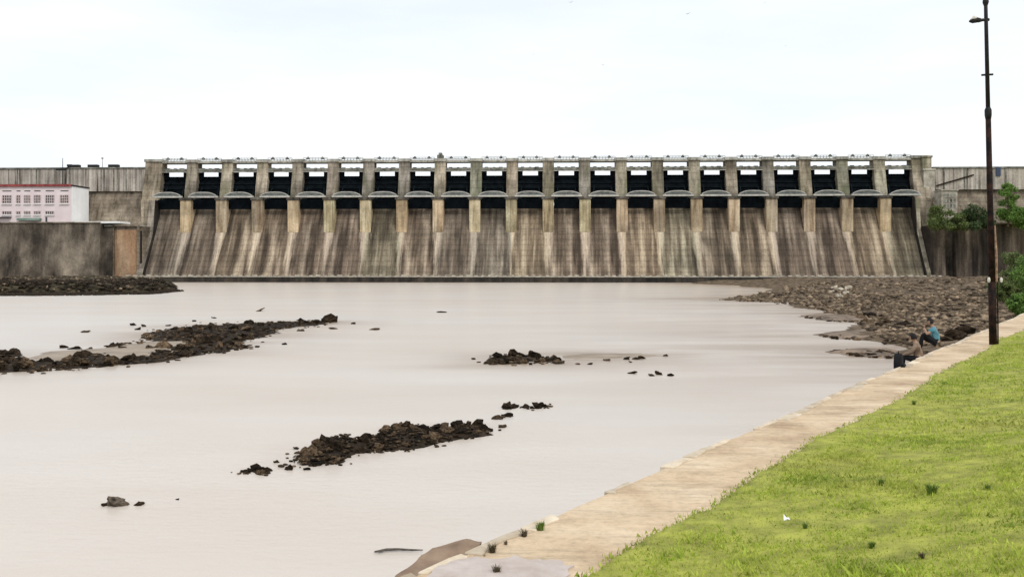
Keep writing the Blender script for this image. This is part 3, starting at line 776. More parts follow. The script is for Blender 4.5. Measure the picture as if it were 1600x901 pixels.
for pp, sd_ in (([(1240, 494), (1290, 490), (1350, 494), (1370, 504), (1300, 502)], 31), ([(1270, 523), (1330, 517), (1410, 520), (1400, 533), (1310, 530)], 32), ([(1285, 550), (1330, 544), (1410, 546), (1420, 562), (1330, 557)], 33), ([(1320, 508), (1380, 505), (1420, 515), (1400, 519), (1350, 514)], 34)):
    heightfield('mud_flat', poly_world(pp), .6, .22, 1.2, .22, .35, M['mud_red'], base=-.3, margin=1.5, seed=sd_, edge_noise=.8, en_s=.4)

wv_ = np.empty(len(water_o.data.vertices) * 3, np.float32); water_o.data.vertices.foreach_get('co', wv_); wv_ = wv_.reshape(-1, 3)[:, :2]
silt_reflection = np.zeros(len(wv_))
for pp, reach, k in ((barA1, 3.0, .75), (barA2, 4.0, .8), (barB, .8, .4), (barC, 3.5, .9), ([(870, 556), (930, 552), (1050, 556), (1000, 560), (900, 562)], 6.0, .9)):
    silt_reflection = np.maximum(silt_reflection, k * np.exp(-np.maximum(-inside_dist(wv_, poly_world(pp)), 0) / reach))
silt_reflection = np.maximum(silt_reflection, np.exp(-np.maximum(-inside_dist(wv_, SHORE), 0) / 15.0))
silt_reflection = np.maximum(silt_reflection, .6 * np.exp(-np.maximum(322 - wv_[:, 1], 0) / 16.0))  # warm tint before the dam: its faint reflection put into the water colour
ca = water_o.data.color_attributes.new('silt_reflection', 'FLOAT_COLOR', 'POINT')
ca.data.foreach_set('color', np.repeat(silt_reflection[:, None], 4, 1).astype(np.float32).ravel())
LA = 'dark boulder in the long left rock bar'
LB = 'dark brown boulder in the nearest rock bar'
LC = 'dark rock in the short middle rock bar'
LD = 'dark rock in the small low cluster behind the nearest rock bar'
sm_pos, sm_rad = [], []
def fill(pp, hz, nbig, nsmall, rb, rs, label, group):
    for (x, y) in sample_poly(pp, nbig):
        w = P(x, y, 0); z = float(hz(np.array([w.x]), np.array([w.y]))[0]) if hz else 0
        r = random.uniform(*rb) * (1.0 if random.random() < .8 else 1.35)
        xs_ = [q_[0] for q_ in pp]; fx = (x - min(xs_)) / (max(xs_) - min(xs_))
        size = 'large' if r > rb[0] + .6 * (rb[1] - rb[0]) else 'small'
        lab = size + ' ' + label + ((', left third', ', middle third', ', right third')[int(min(2.99, fx * 3))] if nbig > 20 else '')
        put_rock(random.choice(rock_hi), w.x, w.y, max(z, 0) + r * .12, r, lab, group)
    for (x, y) in sample_poly(pp, nsmall):
        far = 2.6 if random.random() < .25 else 1.0
        w = P(x + random.gauss(0, 4) * far, y + random.gauss(0, 1.1) * far, 0); z = float(hz(np.array([w.x]), np.array([w.y]))[0]) if hz else 0
        sm_pos.append((w.x, w.y, max(z, 0) + .02)); sm_rad.append(random.uniform(*rs))
fill(barA1, BARS[0][1], 60, 700, (.18, .46), (.06, .2), LA, 'boulders of the long left rock bar')
LA = 'dark boulder in the far half of the left rock bar'
fill(barA2, BARS[1][1], 80, 1000, (.18, .44), (.06, .22), LA, 'boulders of the long left rock bar')
LA = 'dark boulder in the low strip behind the left rock bar'
fill(barA3, None, 8, 40, (.2, .36), (.08, .2), LA, 'boulders of the long left rock bar')
fill(barB, BARS[2][1], 85, 1500, (.09, .23), (.025, .09), LB, 'boulders of the nearest rock bar')
fill(barB2, None, 8, 50, (.08, .17), (.03, .07), LB, 'boulders of the nearest rock bar')
fill(barC, BARS[3][1], 24, 200, (.18, .36), (.06, .18), LC, 'rocks of the short middle rock bar')
fill(barD, None, 12, 50, (.10, .22), (.03, .09), LD, 'rocks of the small low cluster')
# larger, recognisable rocks of the nearest bar
for x, y, r, lab in ((508, 698, .27, 'tall pointed dark rock near the left end of the nearest rock bar'), (520, 722, .22, 'black rock lowest on the near side of the nearest rock bar'), (747, 668, .24, 'tall dark rock at the right end of the nearest rock bar')):
    w = P(x, y, 0); put_rock(random.choice(rock_hi), w.x, w.y, .16 if r > .23 else .05, r, lab, None)
lone = [(186, 788, .25, .85, 'rounded grey brown boulder standing alone in the water at lower left'), (163, 789, .09, .8, 'tiny black rock just left of the lone rounded boulder'),
        (217, 788, .12, .55, 'small flat rock just right of the lone rounded boulder'), (277, 780, .05, .6, 'speck of rock in open water right of the lone rounded boulder'),
        (405, 486, .75, .3, 'flat dark rock alone in the water beyond the left bar'), (133, 519, .38, .35, 'small flat rock alone behind the left rock bar'),
        (335, 497, .38, .4, 'small rock in the water just beyond the left bar'), (586, 515, .42, .3, 'flat low rock off the right tip of the left bar'),
        (552, 506, .32, .4, 'small dark rock just past the tip of the left bar'), (516, 503, .8, .6, 'dark boulder at the far right tip of the left bar'), (690, 488, .6, .16, 'thin flat rock awash in the water before the spillway'),
        (845, 822, .0, 0, None)]
lone_me = rock_mesh(43, 3, .7, M['rock_mid'])
for x, y, r, fl, lab in lone:
    if lab:
        w = P(x, y, 0); put_rock(lone_me if x == 186 else random.choice(rock_hi), w.x, w.y, r * .12, r, lab, None, fl * 1.2)
scat = [(903, 569), (922, 569), (948, 563), (978, 561), (995, 561), (985, 566), (1003, 560), (1041, 556), (1018, 587), (1026, 581), (1030, 585), (1048, 587), (988, 583), (785, 652), (776, 654), (793, 650), (784, 667), (740, 561)]
for x, y in scat:
    w = P(x, y, 0)
    put_rock(random.choice(rock_hi), w.x, w.y, .03, random.uniform(.12, .26), 'small dark rock ' + ('at the left tip of the short middle rock bar' if x == 740 else 'between the nearest rock bar and the low cluster behind it' if y > 640 else 'in the near right group beyond the short middle rock bar' if y > 575 else 'in the row trailing right of the short middle rock bar'), 'small rocks scattered in the water', .7)
for x, y in ((432, 722), (446, 726), (440, 729), (452, 733), (480, 733), (465, 708), (463, 701)):
    w = P(x, y, 0); put_rock(random.choice(rock_hi), w.x, w.y, .02, random.uniform(.08, .15), 'small dark rock in the gap at the left end of the nearest rock bar', 'small rocks at the end of the nearest bar', .7)
for x, y in ((208, 508), (225, 510), (262, 509), (303, 502), (215, 515), (250, 518), (470, 517), (520, 514), (100, 543), (118, 545), (140, 545), (445, 538), (390, 524)):
    w = P(x, y, 0); put_rock(random.choice(rock_hi), w.x, w.y, .03, random.uniform(.22, .42), 'small dark rock in the water round the left rock bar', 'small rocks round the left bar', .6)
rubble('rock_rubble', sm_pos, sm_rad, M['rock'], 'small dark rubble filling the rock bars in the water', 3)
# stones along the edge of the left bank
lp_, lr_ = [], []
for (x, y) in sample_poly([(-60, 449), (60, 450), (180, 449), (250, 448), (285, 453), (240, 457.5), (120, 459.5), (-60, 460.5)], 2600):
    w = P(x, y, .3); z = float(lbz(np.array([w.x]), np.array([w.y]))[0])
    if z < -.6: continue
    lp_.append((w.x, w.y, max(z, 0) + .1)); lr_.append(random.uniform(.25, .6))
rubble('bank_rubble', lp_, lr_, M['bar'], 'black rubble edging the low bank below the left retaining wall', 15)
lp_, lr_ = [], []
for (x, y) in sample_poly([(-60, 431), (230, 431), (262, 438), (262, 446), (-60, 449)], 1500):
    w = P(x, y, 1.9); z = float(lbz(np.array([w.x]), np.array([w.y]))[0])
    if z < .3 or w.y > 328: continue
    lp_.append((w.x, w.y, z)); lr_.append(random.uniform(.2, .6))
rubble('bank_stones', lp_, lr_, M['rock_dry'], 'brown stones strewn over the low bank below the left retaining wall', 16)
# shore rocks
sp, srad = [], []
shore_poly = [(1130, 464), (1215, 455), (1230, 444), (1300, 438), (1600, 434), (1600, 505), (1500, 525), (1420, 545), (1370, 528), (1340, 505), (1290, 489), (1240, 475)]
for i, (x, y) in enumerate(sample_poly(shore_poly, 9000)):
    w = P(x, y, 1.2 if x > 1260 else .3)
    if w.y > 322: continue
    z = float(shz(np.array([w.x]), np.array([w.y]))[0])
    w = P(x, y, max(z, 0)); z = float(shz(np.array([w.x]), np.array([w.y]))[0])
    if z < -.1 or w.y > 325: continue
    r = random.choice((.12, .16, .2, .26, .42)) * random.uniform(.7, 1.2) * (w.y / 110.0) ** .5
    sp.append((w.x, w.y, z + .1 * r)); srad.append(r)
rubble('shore_rubble', sp, srad, M['rock_dry'], 'brown rubble covering the shore below the right end of the dam', 9)
fp, fr_ = [], []
for pp in ([(1252, 495), (1290, 491), (1350, 496), (1360, 503), (1300, 502)], [(1280, 523), (1330, 519), (1400, 526), (1390, 531), (1310, 530)], [(1300, 549), (1330, 546), (1400, 549), (1410, 560), (1330, 556)], [(1112, 467), (1160, 463), (1215, 458), (1260, 470), (1240, 476), (1160, 471)]):
    for (x, y) in sample_poly(pp, 110):
        w = P(x, y, .05); fp.append((w.x, w.y, .06)); fr_.append(random.uniform(.06, .3))
rubble('spit_rubble', fp, fr_, M['rock'], 'dark stones strewn on the muddy spits off the rubble shore', 23)
LS = 'brown boulder on the rubble shore'
for (x, y) in sample_poly([(1290, 470), (1400, 462), (1540, 465), (1540, 505), (1490, 520), (1420, 540), (1350, 508)], 40):
    w = P(x, y, 1.2); z = float(shz(np.array([w.x]), np.array([w.y]))[0]); r = random.uniform(.28, .6)
    put_rock(random.choice(rock_dry), w.x, w.y, max(z, 0) + .1, r, ('large ' if r > .45 else 'small ') + LS + (' near the seated people' if w.y < 75 else ' left of the lamp pole' if x > 1440 else ' in its middle'), 'boulders on the rubble shore', .8)
for (x, y) in sample_poly([(1340, 483), (1400, 490), (1420, 505), (1390, 510), (1350, 495)], 9):
    w = P(x, y, .8); z = float(shz(np.array([w.x]), np.array([w.y]))[0])
    put_rock(random.choice(rock_hi), w.x, w.y, max(z, 0) + .15, random.uniform(.5, .9), 'black wet boulder at the water edge of the rubble shore', 'black boulders at the shore edge', .8)
for (x, y) in sample_poly([(1290, 455), (1325, 452), (1330, 464), (1300, 468)], 7):
    w = P(x, y, .8); z = float(shz(np.array([w.x]), np.array([w.y]))[0])
    put_rock(random.choice(rock_pale), w.x, w.y, max(z, 0) + .2, random.uniform(.5, .8), 'pale buff rock in the small heap on the rubble shore', 'pale rocks heaped on the shore', .9)

# ------------------------------------------------------------------ near bank: path, coping, grass
BD = Vector((0.5474, 0.8369, 0)).normalized()     # along the path, away from the camera
BN = Vector((BD.y, -BD.x, 0))                      # inland
B0 = Vector((-0.88, 8.28, 0)); BZ = 3.6
def bank(t, p, z): return B0 + BD * t + BN * p + Vector((0, 0, z))
def edge_p(t): return 1.2 + .08 * math.sin(t * .55) + .04 * math.sin(t * 1.9 + 1) + .07 * mnoise.noise(Vector((t * .8, 3.1, 0))) + .07 * mnoise.noise(Vector((t * 2.4, 7.7, 0)))
def rim_p(t): return .03 * math.sin(t * .7) + .03 * mnoise.noise(Vector((t * 1.1, 1.3, 5))) + .02 * mnoise.noise(Vector((t * 3.1, 2.3, 5)))
def gz_(t, p):
    q = min(1.0, max(0.0, (p - 1.2) / 7.0)); q = q * q * (3 - 2 * q)
    return BZ + .03 + .85 * q + .05 * mnoise.noise(Vector((t * .35, p * .35, 2))) * min(1, p - .9) + .02 * mnoise.noise(Vector((t * 1.7, p * 1.7, 4)))
ts = np.concatenate([np.arange(-14, 40, .35), np.arange(40, 150, 1.5)])
V, q = [], []
rows = 7
for i, t in enumerate(ts):
    r0 = rim_p(t)
    for j in range(rows):
        p = r0 + .02 + (1.75 - r0) * j / (rows - 1)
        V.append(bank(t, p, BZ + (0 if j == 0 else .015 * mnoise.noise(Vector((t * 1.3, p * 1.5, 8))))))
    if i:
        a = (i - 1) * rows
        q += [(a + j, a + j + 1, a + rows + j + 1, a + rows + j) for j in range(rows - 1)]
path = tag(link('path', mesh_np('path', [v[:] for v in V], q, M['path'], True)), kind='structure')
V, q = [], []
for i, t in enumerate(ts):
    r0 = rim_p(t)
    V += [bank(t, r0 + .02, BZ), bank(t, r0 - .05, BZ - .12), bank(t, r0 - .25, 2.4), bank(t, -1.0, 1.0), bank(t, -2.0, -2)]
    if i:
        a = (i - 1) * 5; q += [(a + j, a + 5 + j, a + 6 + j, a + 1 + j) for j in range(4)]
emb = tag(link('embankment', mesh_np('embankment', [v[:] for v in V], q, M['bankwall'])), 'stone faced embankment below the sandy path edge', 'embankment', kind='structure')
ps = np.concatenate([[0, .04, .12, .3], np.arange(.6, 10, .4), np.arange(10, 60, 4)])
V, q = [], []
for i, t in enumerate(ts):
    e = edge_p(t)
    for j, p in enumerate(ps):
        z = gz_(t, p + e); z = z - .06 if j == 0 else z
        V.append(bank(t, p + e, z))
    if i:
        n = len(ps); a = (i - 1) * n
        q += [(a + j, a + j + 1, a + n + j + 1, a + n + j) for j in range(n - 1)]
lawn = tag(link('lawn_ground', mesh_np('lawn_ground', [v[:] for v in V], q, M['soil'], True)), kind='structure')
# coping stones along the rim
t = -9.0; i = 0
while t < 52:
    ln = random.uniform(.55, 1.25); w = random.uniform(.06, .12) if random.random() < .88 else .18
    if random.random() < .86:
        r0 = rim_p(t + ln / 2)
        p0, p1 = r0 - .03, r0 + w
        zz = BZ + random.uniform(.016, .024)
        jt = lambda a_: random.uniform(-a_, a_)
        k = [bank(t + .02, p0 + jt(.012), 0), bank(t + ln * .35, p0 + jt(.014), 0), bank(t + ln * .7, p0 + jt(.014), 0), bank(t + ln - .02, p0 + jt(.012), 0),
             bank(t + ln - .03 - random.uniform(0, .1), p1 + jt(.04), 0), bank(t + ln * .62, p1 + jt(.05), 0), bank(t + ln * .3, p1 + jt(.05), 0), bank(t + .03 + random.uniform(0, .06), p1 + jt(.05), 0)]
        c = MB().add([(v.x, v.y, BZ - .14) for v in k] + [(v.x, v.y, zz + jt(.004)) for v in k], [tuple(range(8)), tuple(range(15, 7, -1))] + [(i_, i_ + 8, (i_ + 1) % 8 + 8, (i_ + 1) % 8) for i_ in range(8)])
        c.build('coping_stone', M['coping'], path, bevel=.012)
    t += ln
# cement patch and broken slab at the near end
cp = [(700, 880), (735, 873), (770, 876), (800, 872), (840, 877), (872, 877), (893, 888), (886, 902), (860, 935), (820, 960), (690, 960), (655, 925), (672, 897)]
cps = []
for k in range(len(cp)):
    a_, b_ = Vector((*cp[k], 0)), Vector((*cp[(k + 1) % len(cp)], 0))
    for f in (0, .25, .5, .75):
        q_ = a_.lerp(b_, f); cps.append((q_.x + random.uniform(-5, 5), q_.y + random.uniform(-2, 2)))
pp_ = [P(x, y, BZ) for x, y in cps]; n_ = len(pp_)
c = MB().add([(v.x, v.y, BZ + .022) for v in pp_] + [(v.x, v.y, BZ - .03) for v in pp_], [tuple(range(n_))] + [(i, (i + 1) % n_, (i + 1) % n_ + n_, i + n_) for i in range(n_)])
tag(c.build('cement_patch', M['cement'], path), 'mauve grey cement patch at the near end of the path')
sl = [P(x, y, 3.1) for x, y in ((600, 905), (640, 878), (675, 857), (712, 848), (752, 851), (720, 880), (680, 905), (640, 960), (560, 960))]
c = MB().add([(v.x, v.y, 3.1) for v in sl] + [(v.x, v.y, 2.7) for v in sl], [tuple(range(9))] + [(i, (i + 1) % 9, (i + 1) % 9 + 9, i + 9) for i in range(9)])
slab_o = c.build('stone_slab', M['slab'])
bm = bmesh.new(); bm.from_mesh(slab_o.data); bmesh.ops.triangulate(bm, faces=bm.faces); bmesh.ops.subdivide_edges(bm, edges=list(bm.edges), cuts=5, use_grid_fill=True)
for v in bm.verts: v.co += Vector((mnoise.noise(v.co * 2.1) * .07, mnoise.noise(v.co * 2.3 + Vector((4, 1, 2))) * .07, mnoise.noise(v.co * 1.7) * .10 + mnoise.noise(v.co * 6.0) * .035))
bm.to_mesh(slab_o.data); bm.free()
tag(slab_o, 'brown stone slab jutting below the path at the bottom edge', 'slab')
tw_ = P(625, 862, 0)
c = MB().tube([(-.55, -.06, .03), (-.3, .02, .05), (-.05, .05, .05), (.25, .0, .05), (.5, .03, .04)], [.02, .035, .03, .025, .012], 6).tube([(-.3, .02, .05), (-.45, -.15, .04)], [.02, .01], 5)
tag(c.build('twig', M['twig'], None, tw_), 'bare twig floating beside the brown slab', 'twig')

# grass blades (stuff): denser near the camera
def blades(n, tmax, pmax, hs, wdt, seed):
    g = np.random.default_rng(seed)
    t = g.uniform(-9, tmax, n); p = g.uniform(0, pmax, n)
    e = np.array([edge_p(x) for x in t]); p = p + e - .02 + np.minimum(.05 * g.standard_normal(n), .1) * (p < .2)
    z = np.array([gz_(a, b) for a, b in zip(t, p)])
    clump = np.array([mnoise.noise(Vector((a * 1.3, b * 1.3, 9))) for a, b in zip(t, p)])
    big = np.array([mnoise.noise(Vector((a * .45, b * .45, 19))) for a, b in zip(t, p)])
    h = hs * g.uniform(.5, 1.3, n) * np.clip(1 + .8 * clump + .8 * big, .3, 2.4) * np.where(p - e < .35, .55, 1.0); w = wdt * g.uniform(.7, 1.4, n)
    a = g.uniform(0, 6.283, n); lean = g.uniform(.5, 1.6, n) * h; la = g.uniform(0, 6.283, n)
    bx = B0.x + BD.x * t + BN.x * p; by = B0.y + BD.y * t + BN.y * p
    v0 = np.c_[bx - np.cos(a) * w, by - np.sin(a) * w, z - .02]; v1 = np.c_[bx + np.cos(a) * w, by + np.sin(a) * w, z - .02]
    v2 = np.c_[bx + np.cos(la) * lean, by + np.sin(la) * lean, z + h]
    V = np.stack([v0, v1, v2], 1).reshape(-1, 3); Fc = np.arange(3 * n).reshape(n, 3)
    return V, Fc
Va, Fa = blades(150000, 9, 7.5, .03, .006, 1)
Vb, Fb = blades(120000, 32, 9, .035, .011, 2)
Vc, Fc = blades(60000, 70, 14, .045, .022, 3)
V = np.vstack([Va, Vb, Vc]); Fc_ = np.vstack([Fa, Fb + len(Va), Fc + len(Va) + len(Vb)])
tag(link('grass', mesh_np('grass', V, Fc_, M['grass'])), 'bright green mown grass on the bank beside the path', 'grass', kind='stuff')

def tuft(px, py, h, n, mat, label, name='weed', zoff=None, cat='plant', group=None):
    w = P(px, py, BZ + .25)
    d = w - B0; t_ = d.dot(BD); p_ = d.dot(BN)
    z = gz_(t_, p_) if p_ > edge_p(t_) else BZ
    w = P(px, py, z)
    V, Fq = [], []
    for i in range(n):
        a = random.uniform(0, 6.28); r = random.uniform(0, .35) * h; x, y = r * math.cos(a), r * math.sin(a)
        ln = h * random.uniform(.6, 1.2); le = random.uniform(.2, .8) * ln; ww = h * .028
        b2 = a + random.uniform(-.6, .6); dx, dy = -math.sin(b2) * ww, math.cos(b2) * ww
        k = len(V)
        V += [(x - dx, y - dy, -.03), (x + dx, y + dy, -.03), (x + math.cos(b2) * le * .4 + dx * 1.3, y + math.sin(b2) * le * .4 + dy * 1.3, ln * .65), (x + math.cos(b2) * le * .4 - dx * 1.3, y + math.sin(b2) * le * .4 - dy * 1.3, ln * .65), (x + math.cos(b2) * le, y + math.sin(b2) * le, ln * .95)]
        Fq += [(k, k + 1, k + 2, k + 3), (k + 3, k + 2, k + 4)]
    o = MB().add(V, Fq); o = o.build(name, mat, None, w)
    return tag(o, label, cat, group)
tuft(1455, 772, .11, 140, M['weed'], 'dark green weed tuft standing alone in the lawn')
tuft(1376, 757, .07, 90, M['weed'], 'small dark weed left of the larger tuft in the lawn')
tuft(1428, 632, .09, 60, M['weed'], 'small flat weed high in the lawn near the path')
tuft(1543, 765, .06, 70, M['weed'], 'weed patch right of the dark tuft in the lawn')
tuft(1362, 855, .06, 120, M['weed'], 'dark low weed at the bottom of the lawn')
tuft(1440, 872, .05, 100, M['dry_weed'], 'dry brownish weed at the bottom right of the lawn')
tuft(1258, 825, .06, 60, M['weed'], 'tiny weed below the white litter')
tuft(845, 828, .09, 120, M['weed'], 'dark green tuft on the path rim, farthest of the rim weeds', 'rim_weed')
tuft(819, 838, .07, 80, M['dry_weed'], 'narrow brown tuft on the path rim, second of the rim weeds', 'rim_weed')
tuft(790, 850, .04, 60, M['dry_weed'], 'faint pale brown tuft between the brown and dark rim tufts', 'rim_weed')
tuft(769, 862, .08, 110, M['dry_weed'], 'dark brown tuft on the path rim above the cement patch', 'rim_weed')
tuft(776, 896, .07, 120, M['dry_weed'], 'dry brown tuft growing out of the cement patch', 'rim_weed')
for x, y in ((795, 896), (813, 897), (757, 868), (758, 884)): tuft(x, y, .025, 16, M['dry_weed'], 'tiny dark sprout on the cement patch', 'sprout', group='sprouts on the cement patch')
def litter(px, py, s, label):
    w = P(px, py, BZ + .2); d = w - B0; z = gz_(d.dot(BD), d.dot(BN)); w = P(px, py, z + .05)
    V = [(-s, -s * .6, .0), (0, -s * .7, s * .35), (s, -s * .4, .05 * s), (-s * .9, .1 * s, s * .4), (.1 * s, 0, .1 * s), (s * .9, .2 * s, s * .45), (-s * .7, s * .8, .05), (.2 * s, s * .7, s * .4), (s, s * .6, .02)]
    V += [(x, y, z_ - .006) for x, y, z_ in V]
    q = [(0, 1, 4, 3), (1, 2, 5, 4), (3, 4, 7, 6), (4, 5, 8, 7)]; q += [tuple(i + 9 for i in reversed(f)) for f in q]
    return tag(MB().add(V, q).build('paper_scrap', M['litter'], None, w), label, 'litter')
litter(1229, 811, .032, 'crumpled white paper scrap lying in the lower lawn')

# ------------------------------------------------------------------ lamp pole
w = P(1552, 537, BZ + .03)
lp = empty('lamp_pole', w)
tag(lp, 'tall rusty iron lamp pole standing at the edge of the grass', 'lamp pole')
Yp = w.y
def lz(py): return at(0, py, Yp).z - w.z
def lx(px): return (px - 1552) / F * Yp
def axis(py): return lx(1552 - 12 * (537 - py) / 537.0)
MB().tube([(axis(540), 0, -.3), (axis(440), 0, lz(440))], [.125, .118], 12).build('base_tube', M['rust_pole'], lp, smooth=True)
MB().tube([(axis(440), 0, lz(440) - .02), (axis(330), 0, lz(330)), (axis(180), 0, lz(180))], [.105, .095, .085], 12).build('lower_tube', M['rust_pole'], lp, smooth=True)
MB().tube([(axis(183), 0, lz(186)), (axis(180), 0, lz(180)), (axis(172), 0, lz(172)), (axis(168), 0, lz(168))], [.09, .11, .11, .075], 12).build('joint_collar', M['paint_pole'], lp, smooth=True)
MB().tube([(axis(172), 0, lz(172)), (axis(30), 0, lz(30)), (axis(-25), 0, lz(-25))], [.07, .06, .055], 12).build('upper_tube', M['paint_pole'], lp, smooth=True)
MB().tube([(axis(117) - .19, 0, lz(117.5)), (axis(117) + .19, 0, lz(116.5))], .035, 8).build('crossbar', M['paint_pole'], lp)
MB().tube([(axis(5), 0, lz(9)), (axis(5), 0, lz(4)), (axis(5), 0, lz(-3))], [.065, .1, .085], 10).build('top_collar', M['paint_pole'], lp)
arm = MB().tube([(axis(31) + .1, 0, lz(31)), (axis(31) - .12, 0, lz(31.5)), (axis(31) - .26, 0, lz(33))], [.05, .05, .06], 8).build('lamp_arm', M['paint_pole'], lp)
xl = axis(31)
hd = MB().tube([(xl - .18, 0, lz(31)), (xl - .3, 0, lz(31.6)), (xl - .45, 0, lz(33)), (xl - .56, 0, lz(33.8))], [.05, .09, .085, .03], 10).build('lamp_head', M['paint_pole'], arm)
MB().tube([(xl - .26, 0, lz(28.6)), (xl - .40, 0, lz(28.9)), (xl - .52, 0, lz(31))], [.03, .085, .02], 10).build('lamp_cover', M['porcelain'], arm)
MB().tube([(axis(440) + .11, -.1, lz(440)), (axis(400) + .12, -.1, lz(400)), (axis(352) + .1, -.08, lz(352))], [.035, .045, .02], 6).build('wood_strip', M['bare_wood'], lp)
MB().box(axis(437) - .18, axis(437) + .28, -.06, .06, lz(438), lz(434)).build('clamp', M['rust_pole'], lp)
for sx in (-.15, .26): MB().tube([(axis(437) + sx, -.1, lz(441)), (axis(437) + sx, -.1, lz(437)), (axis(437) + sx, -.1, lz(433))], [.035, .055, .03], 8).build('insulator', M['porcelain'], lp)
MB().tube([(axis(505) + .15, -.05, lz(537)), (axis(505) + .145, -.05, lz(500)), (axis(440) + .14, -.08, lz(440))], .025, 6).build('cable_pipe', M['rust_pole'], lp)

# ------------------------------------------------------------------ trees and bushes
def leaf_cloud(blobs, n, size, mat, seed):
    g = np.random.default_rng(seed); Vs, k = [], len(blobs)
    wts = np.array([b[3] ** 2 for b in blobs]); wts = wts / wts.sum()
    ch = g.choice(k, n, p=wts); B = np.array(blobs)[ch]
    d = g.standard_normal((n, 3)); d /= np.linalg.norm(d, axis=1)[:, None]
    c = B[:, :3] + d * (B[:, 3] * g.uniform(.2, 1.15, n) ** .7)[:, None] * np.array([1, 1, .85])
    a = g.standard_normal((n, 3)); a /= np.linalg.norm(a, axis=1)[:, None]
    b_ = np.cross(a, g.standard_normal((n, 3))); b_ /= np.linalg.norm(b_, axis=1)[:, None]
    s = (size * g.uniform(.6, 1.4, n))[:, None]
    V = np.stack([c - a * s, c - b_ * s * .45, c + a * s, c + b_ * s * .45], 1).reshape(-1, 3)
    return mesh_np('crown', V, np.arange(4 * n).reshape(n, 4), mat)
def tree(px, py_base, py_top, Y, wpx, mat, label, name='tree', cat='tree', n=1500, leaf=.3, seed=1, stem=.35, group=None):
    base = at(px, py_base, Y); H = (py_base - py_top) / F * Y; W = wpx / F * Y * .5
    t = empty(name, base); tag(t, label, cat, group)
    g = random.Random(seed); blobs = []
    for i in range(26 + int(H)):
        a = g.uniform(0, 6.28); f = g.uniform(stem, .97); r = W * (1 - .8 * max(0, f - .4)) * g.uniform(.05, .85)
        blobs.append((r * math.cos(a), r * math.sin(a), H * f, W * g.uniform(.2, .4) * (1.25 - .6 * f)))
    link('crown', leaf_cloud(blobs, n, leaf, mat, seed), t)
    mbk = MB().tube([(0, 0, -.5), (W * .05, 0, H * .3), (0, W * .05, H * .6), (0, 0, H * .85)], [H * .028, H * .022, H * .014, H * .005], 7)
    for bl in blobs[:7]:
        z0 = min(H * .55, bl[2] * .6); mbk.tube([(0, 0, z0), (bl[0] * .5, bl[1] * .5, (z0 + bl[2]) * .52), bl[:3]], [H * .011, H * .007, H * .003], 5)
    mbk.build('trunk', M['bark'], t)
    return t
YR = 318.0
tree(1575, 352, 286, YR, 44, M['leaf_bright'], 'bright green young tree against the right dam wall beside the pole', n=6500, leaf=.34, seed=5, stem=.12)
bl = 'bush'
for i, (px, pb, pt, wd, mt, lab) in enumerate([(1468, 356, 322, 46, 'leaf_olive', 'olive bush below the white control house'), (1497, 357, 332, 34, 'leaf_olive', 'pale olive bush right of the control house'),
        (1522, 357, 320, 44, 'leaf_dark', 'dark rounded bush left of the lamp pole'), (1543, 357, 330, 26, 'leaf_dark', 'small dark bush just behind the lamp pole'), (1600, 354, 326, 44, 'leaf_bright', 'bright low bush right of the young tree'), (1645, 354, 322, 60, 'leaf_olive', 'olive bush beyond the right edge')]):
    tree(px, pb, pt, YR - 2, wd, M[mt], lab, bl, 'bush', 4200, .34, 20 + i, .05)
Yb = 128.0
for i, (px, pb, pt, wd, mt, lab, yy) in enumerate([(1586, 458, 392, 66, 'leaf_olive', 'leafy bush under the retaining wall right of the pole', Yb), (1612, 456, 400, 70, 'leaf_bright', 'yellow green bush at the right edge under the wall', Yb - 8), (1568, 466, 436, 34, 'leaf_olive', 'low scrub at the foot of the right hand bush', Yb - 14), (1596, 484, 462, 52, 'leaf_bright', 'low grassy scrub above the far end of the path', 86)]):
    tree(px, pb, pt, yy, wd, M[mt], lab, bl, 'bush', 5200, .18, 40 + i, .02)

# ------------------------------------------------------------------ people on the path rim
skin = mottled('skin', (0.30, 0.18, 0.12), (0.38, 0.24, 0.17), 5, .6, 0)
blue = mottled('blue_shirt', (0.055, 0.20, 0.27), (0.17, 0.37, 0.43), 4.0, .9, .1, stops=(.4, .6))
tan = mottled('tan_shirt', (0.10, 0.068, 0.05), (0.27, 0.195, 0.14), 5, .9, .1)
blackc = mottled('black_cloth', (0.006, 0.006, 0.007), (0.014, 0.014, 0.016), 5, .95, .1)
white_c = mottled('white_cloth', (0.6, 0.58, 0.58), (0.76, 0.74, 0.74), 5, .9, .1)
hairm = mottled('black_hair', (0.006, 0.005, 0.005), (0.016, 0.013, 0.011), 30, .7, .3)
def skin_mesh(chains, sub=2):
    """chains: list of [(x,y,z,r),...]; returns evaluated mesh of all the skinned chains joined"""
    me = bpy.data.meshes.new('tmp'); vs, es, rs = [], [], []
    for ch in chains:
        for i, c in enumerate(ch):
            k = None
            for j, v in enumerate(vs):
                if (Vector(v) - Vector(c[:3])).length < 1e-5: k = j
            if k is None: vs.append(c[:3]); rs.append(c[3]); k = len(vs) - 1
            if i: es.append((prev, k))
            prev = k
    me.from_pydata(vs, es, [])
    o = bpy.data.objects.new('tmp', me); col.objects.link(o)
    md = o.modifiers.new('s', 'SKIN'); md.use_smooth_shade = True
    for i, r in enumerate(rs): me.skin_vertices[0].data[i].radius = (r, r)
    me.skin_vertices[0].data[0].use_root = True
    sb = o.modifiers.new('d', 'SUBSURF'); sb.levels = sub; sb.render_levels = sub
    dg = bpy.context.evaluated_depsgraph_get(); dg.update()
    out = bpy.data.meshes.new_from_object(o.evaluated_get(dg))
    bpy.data.objects.remove(o)
    return out
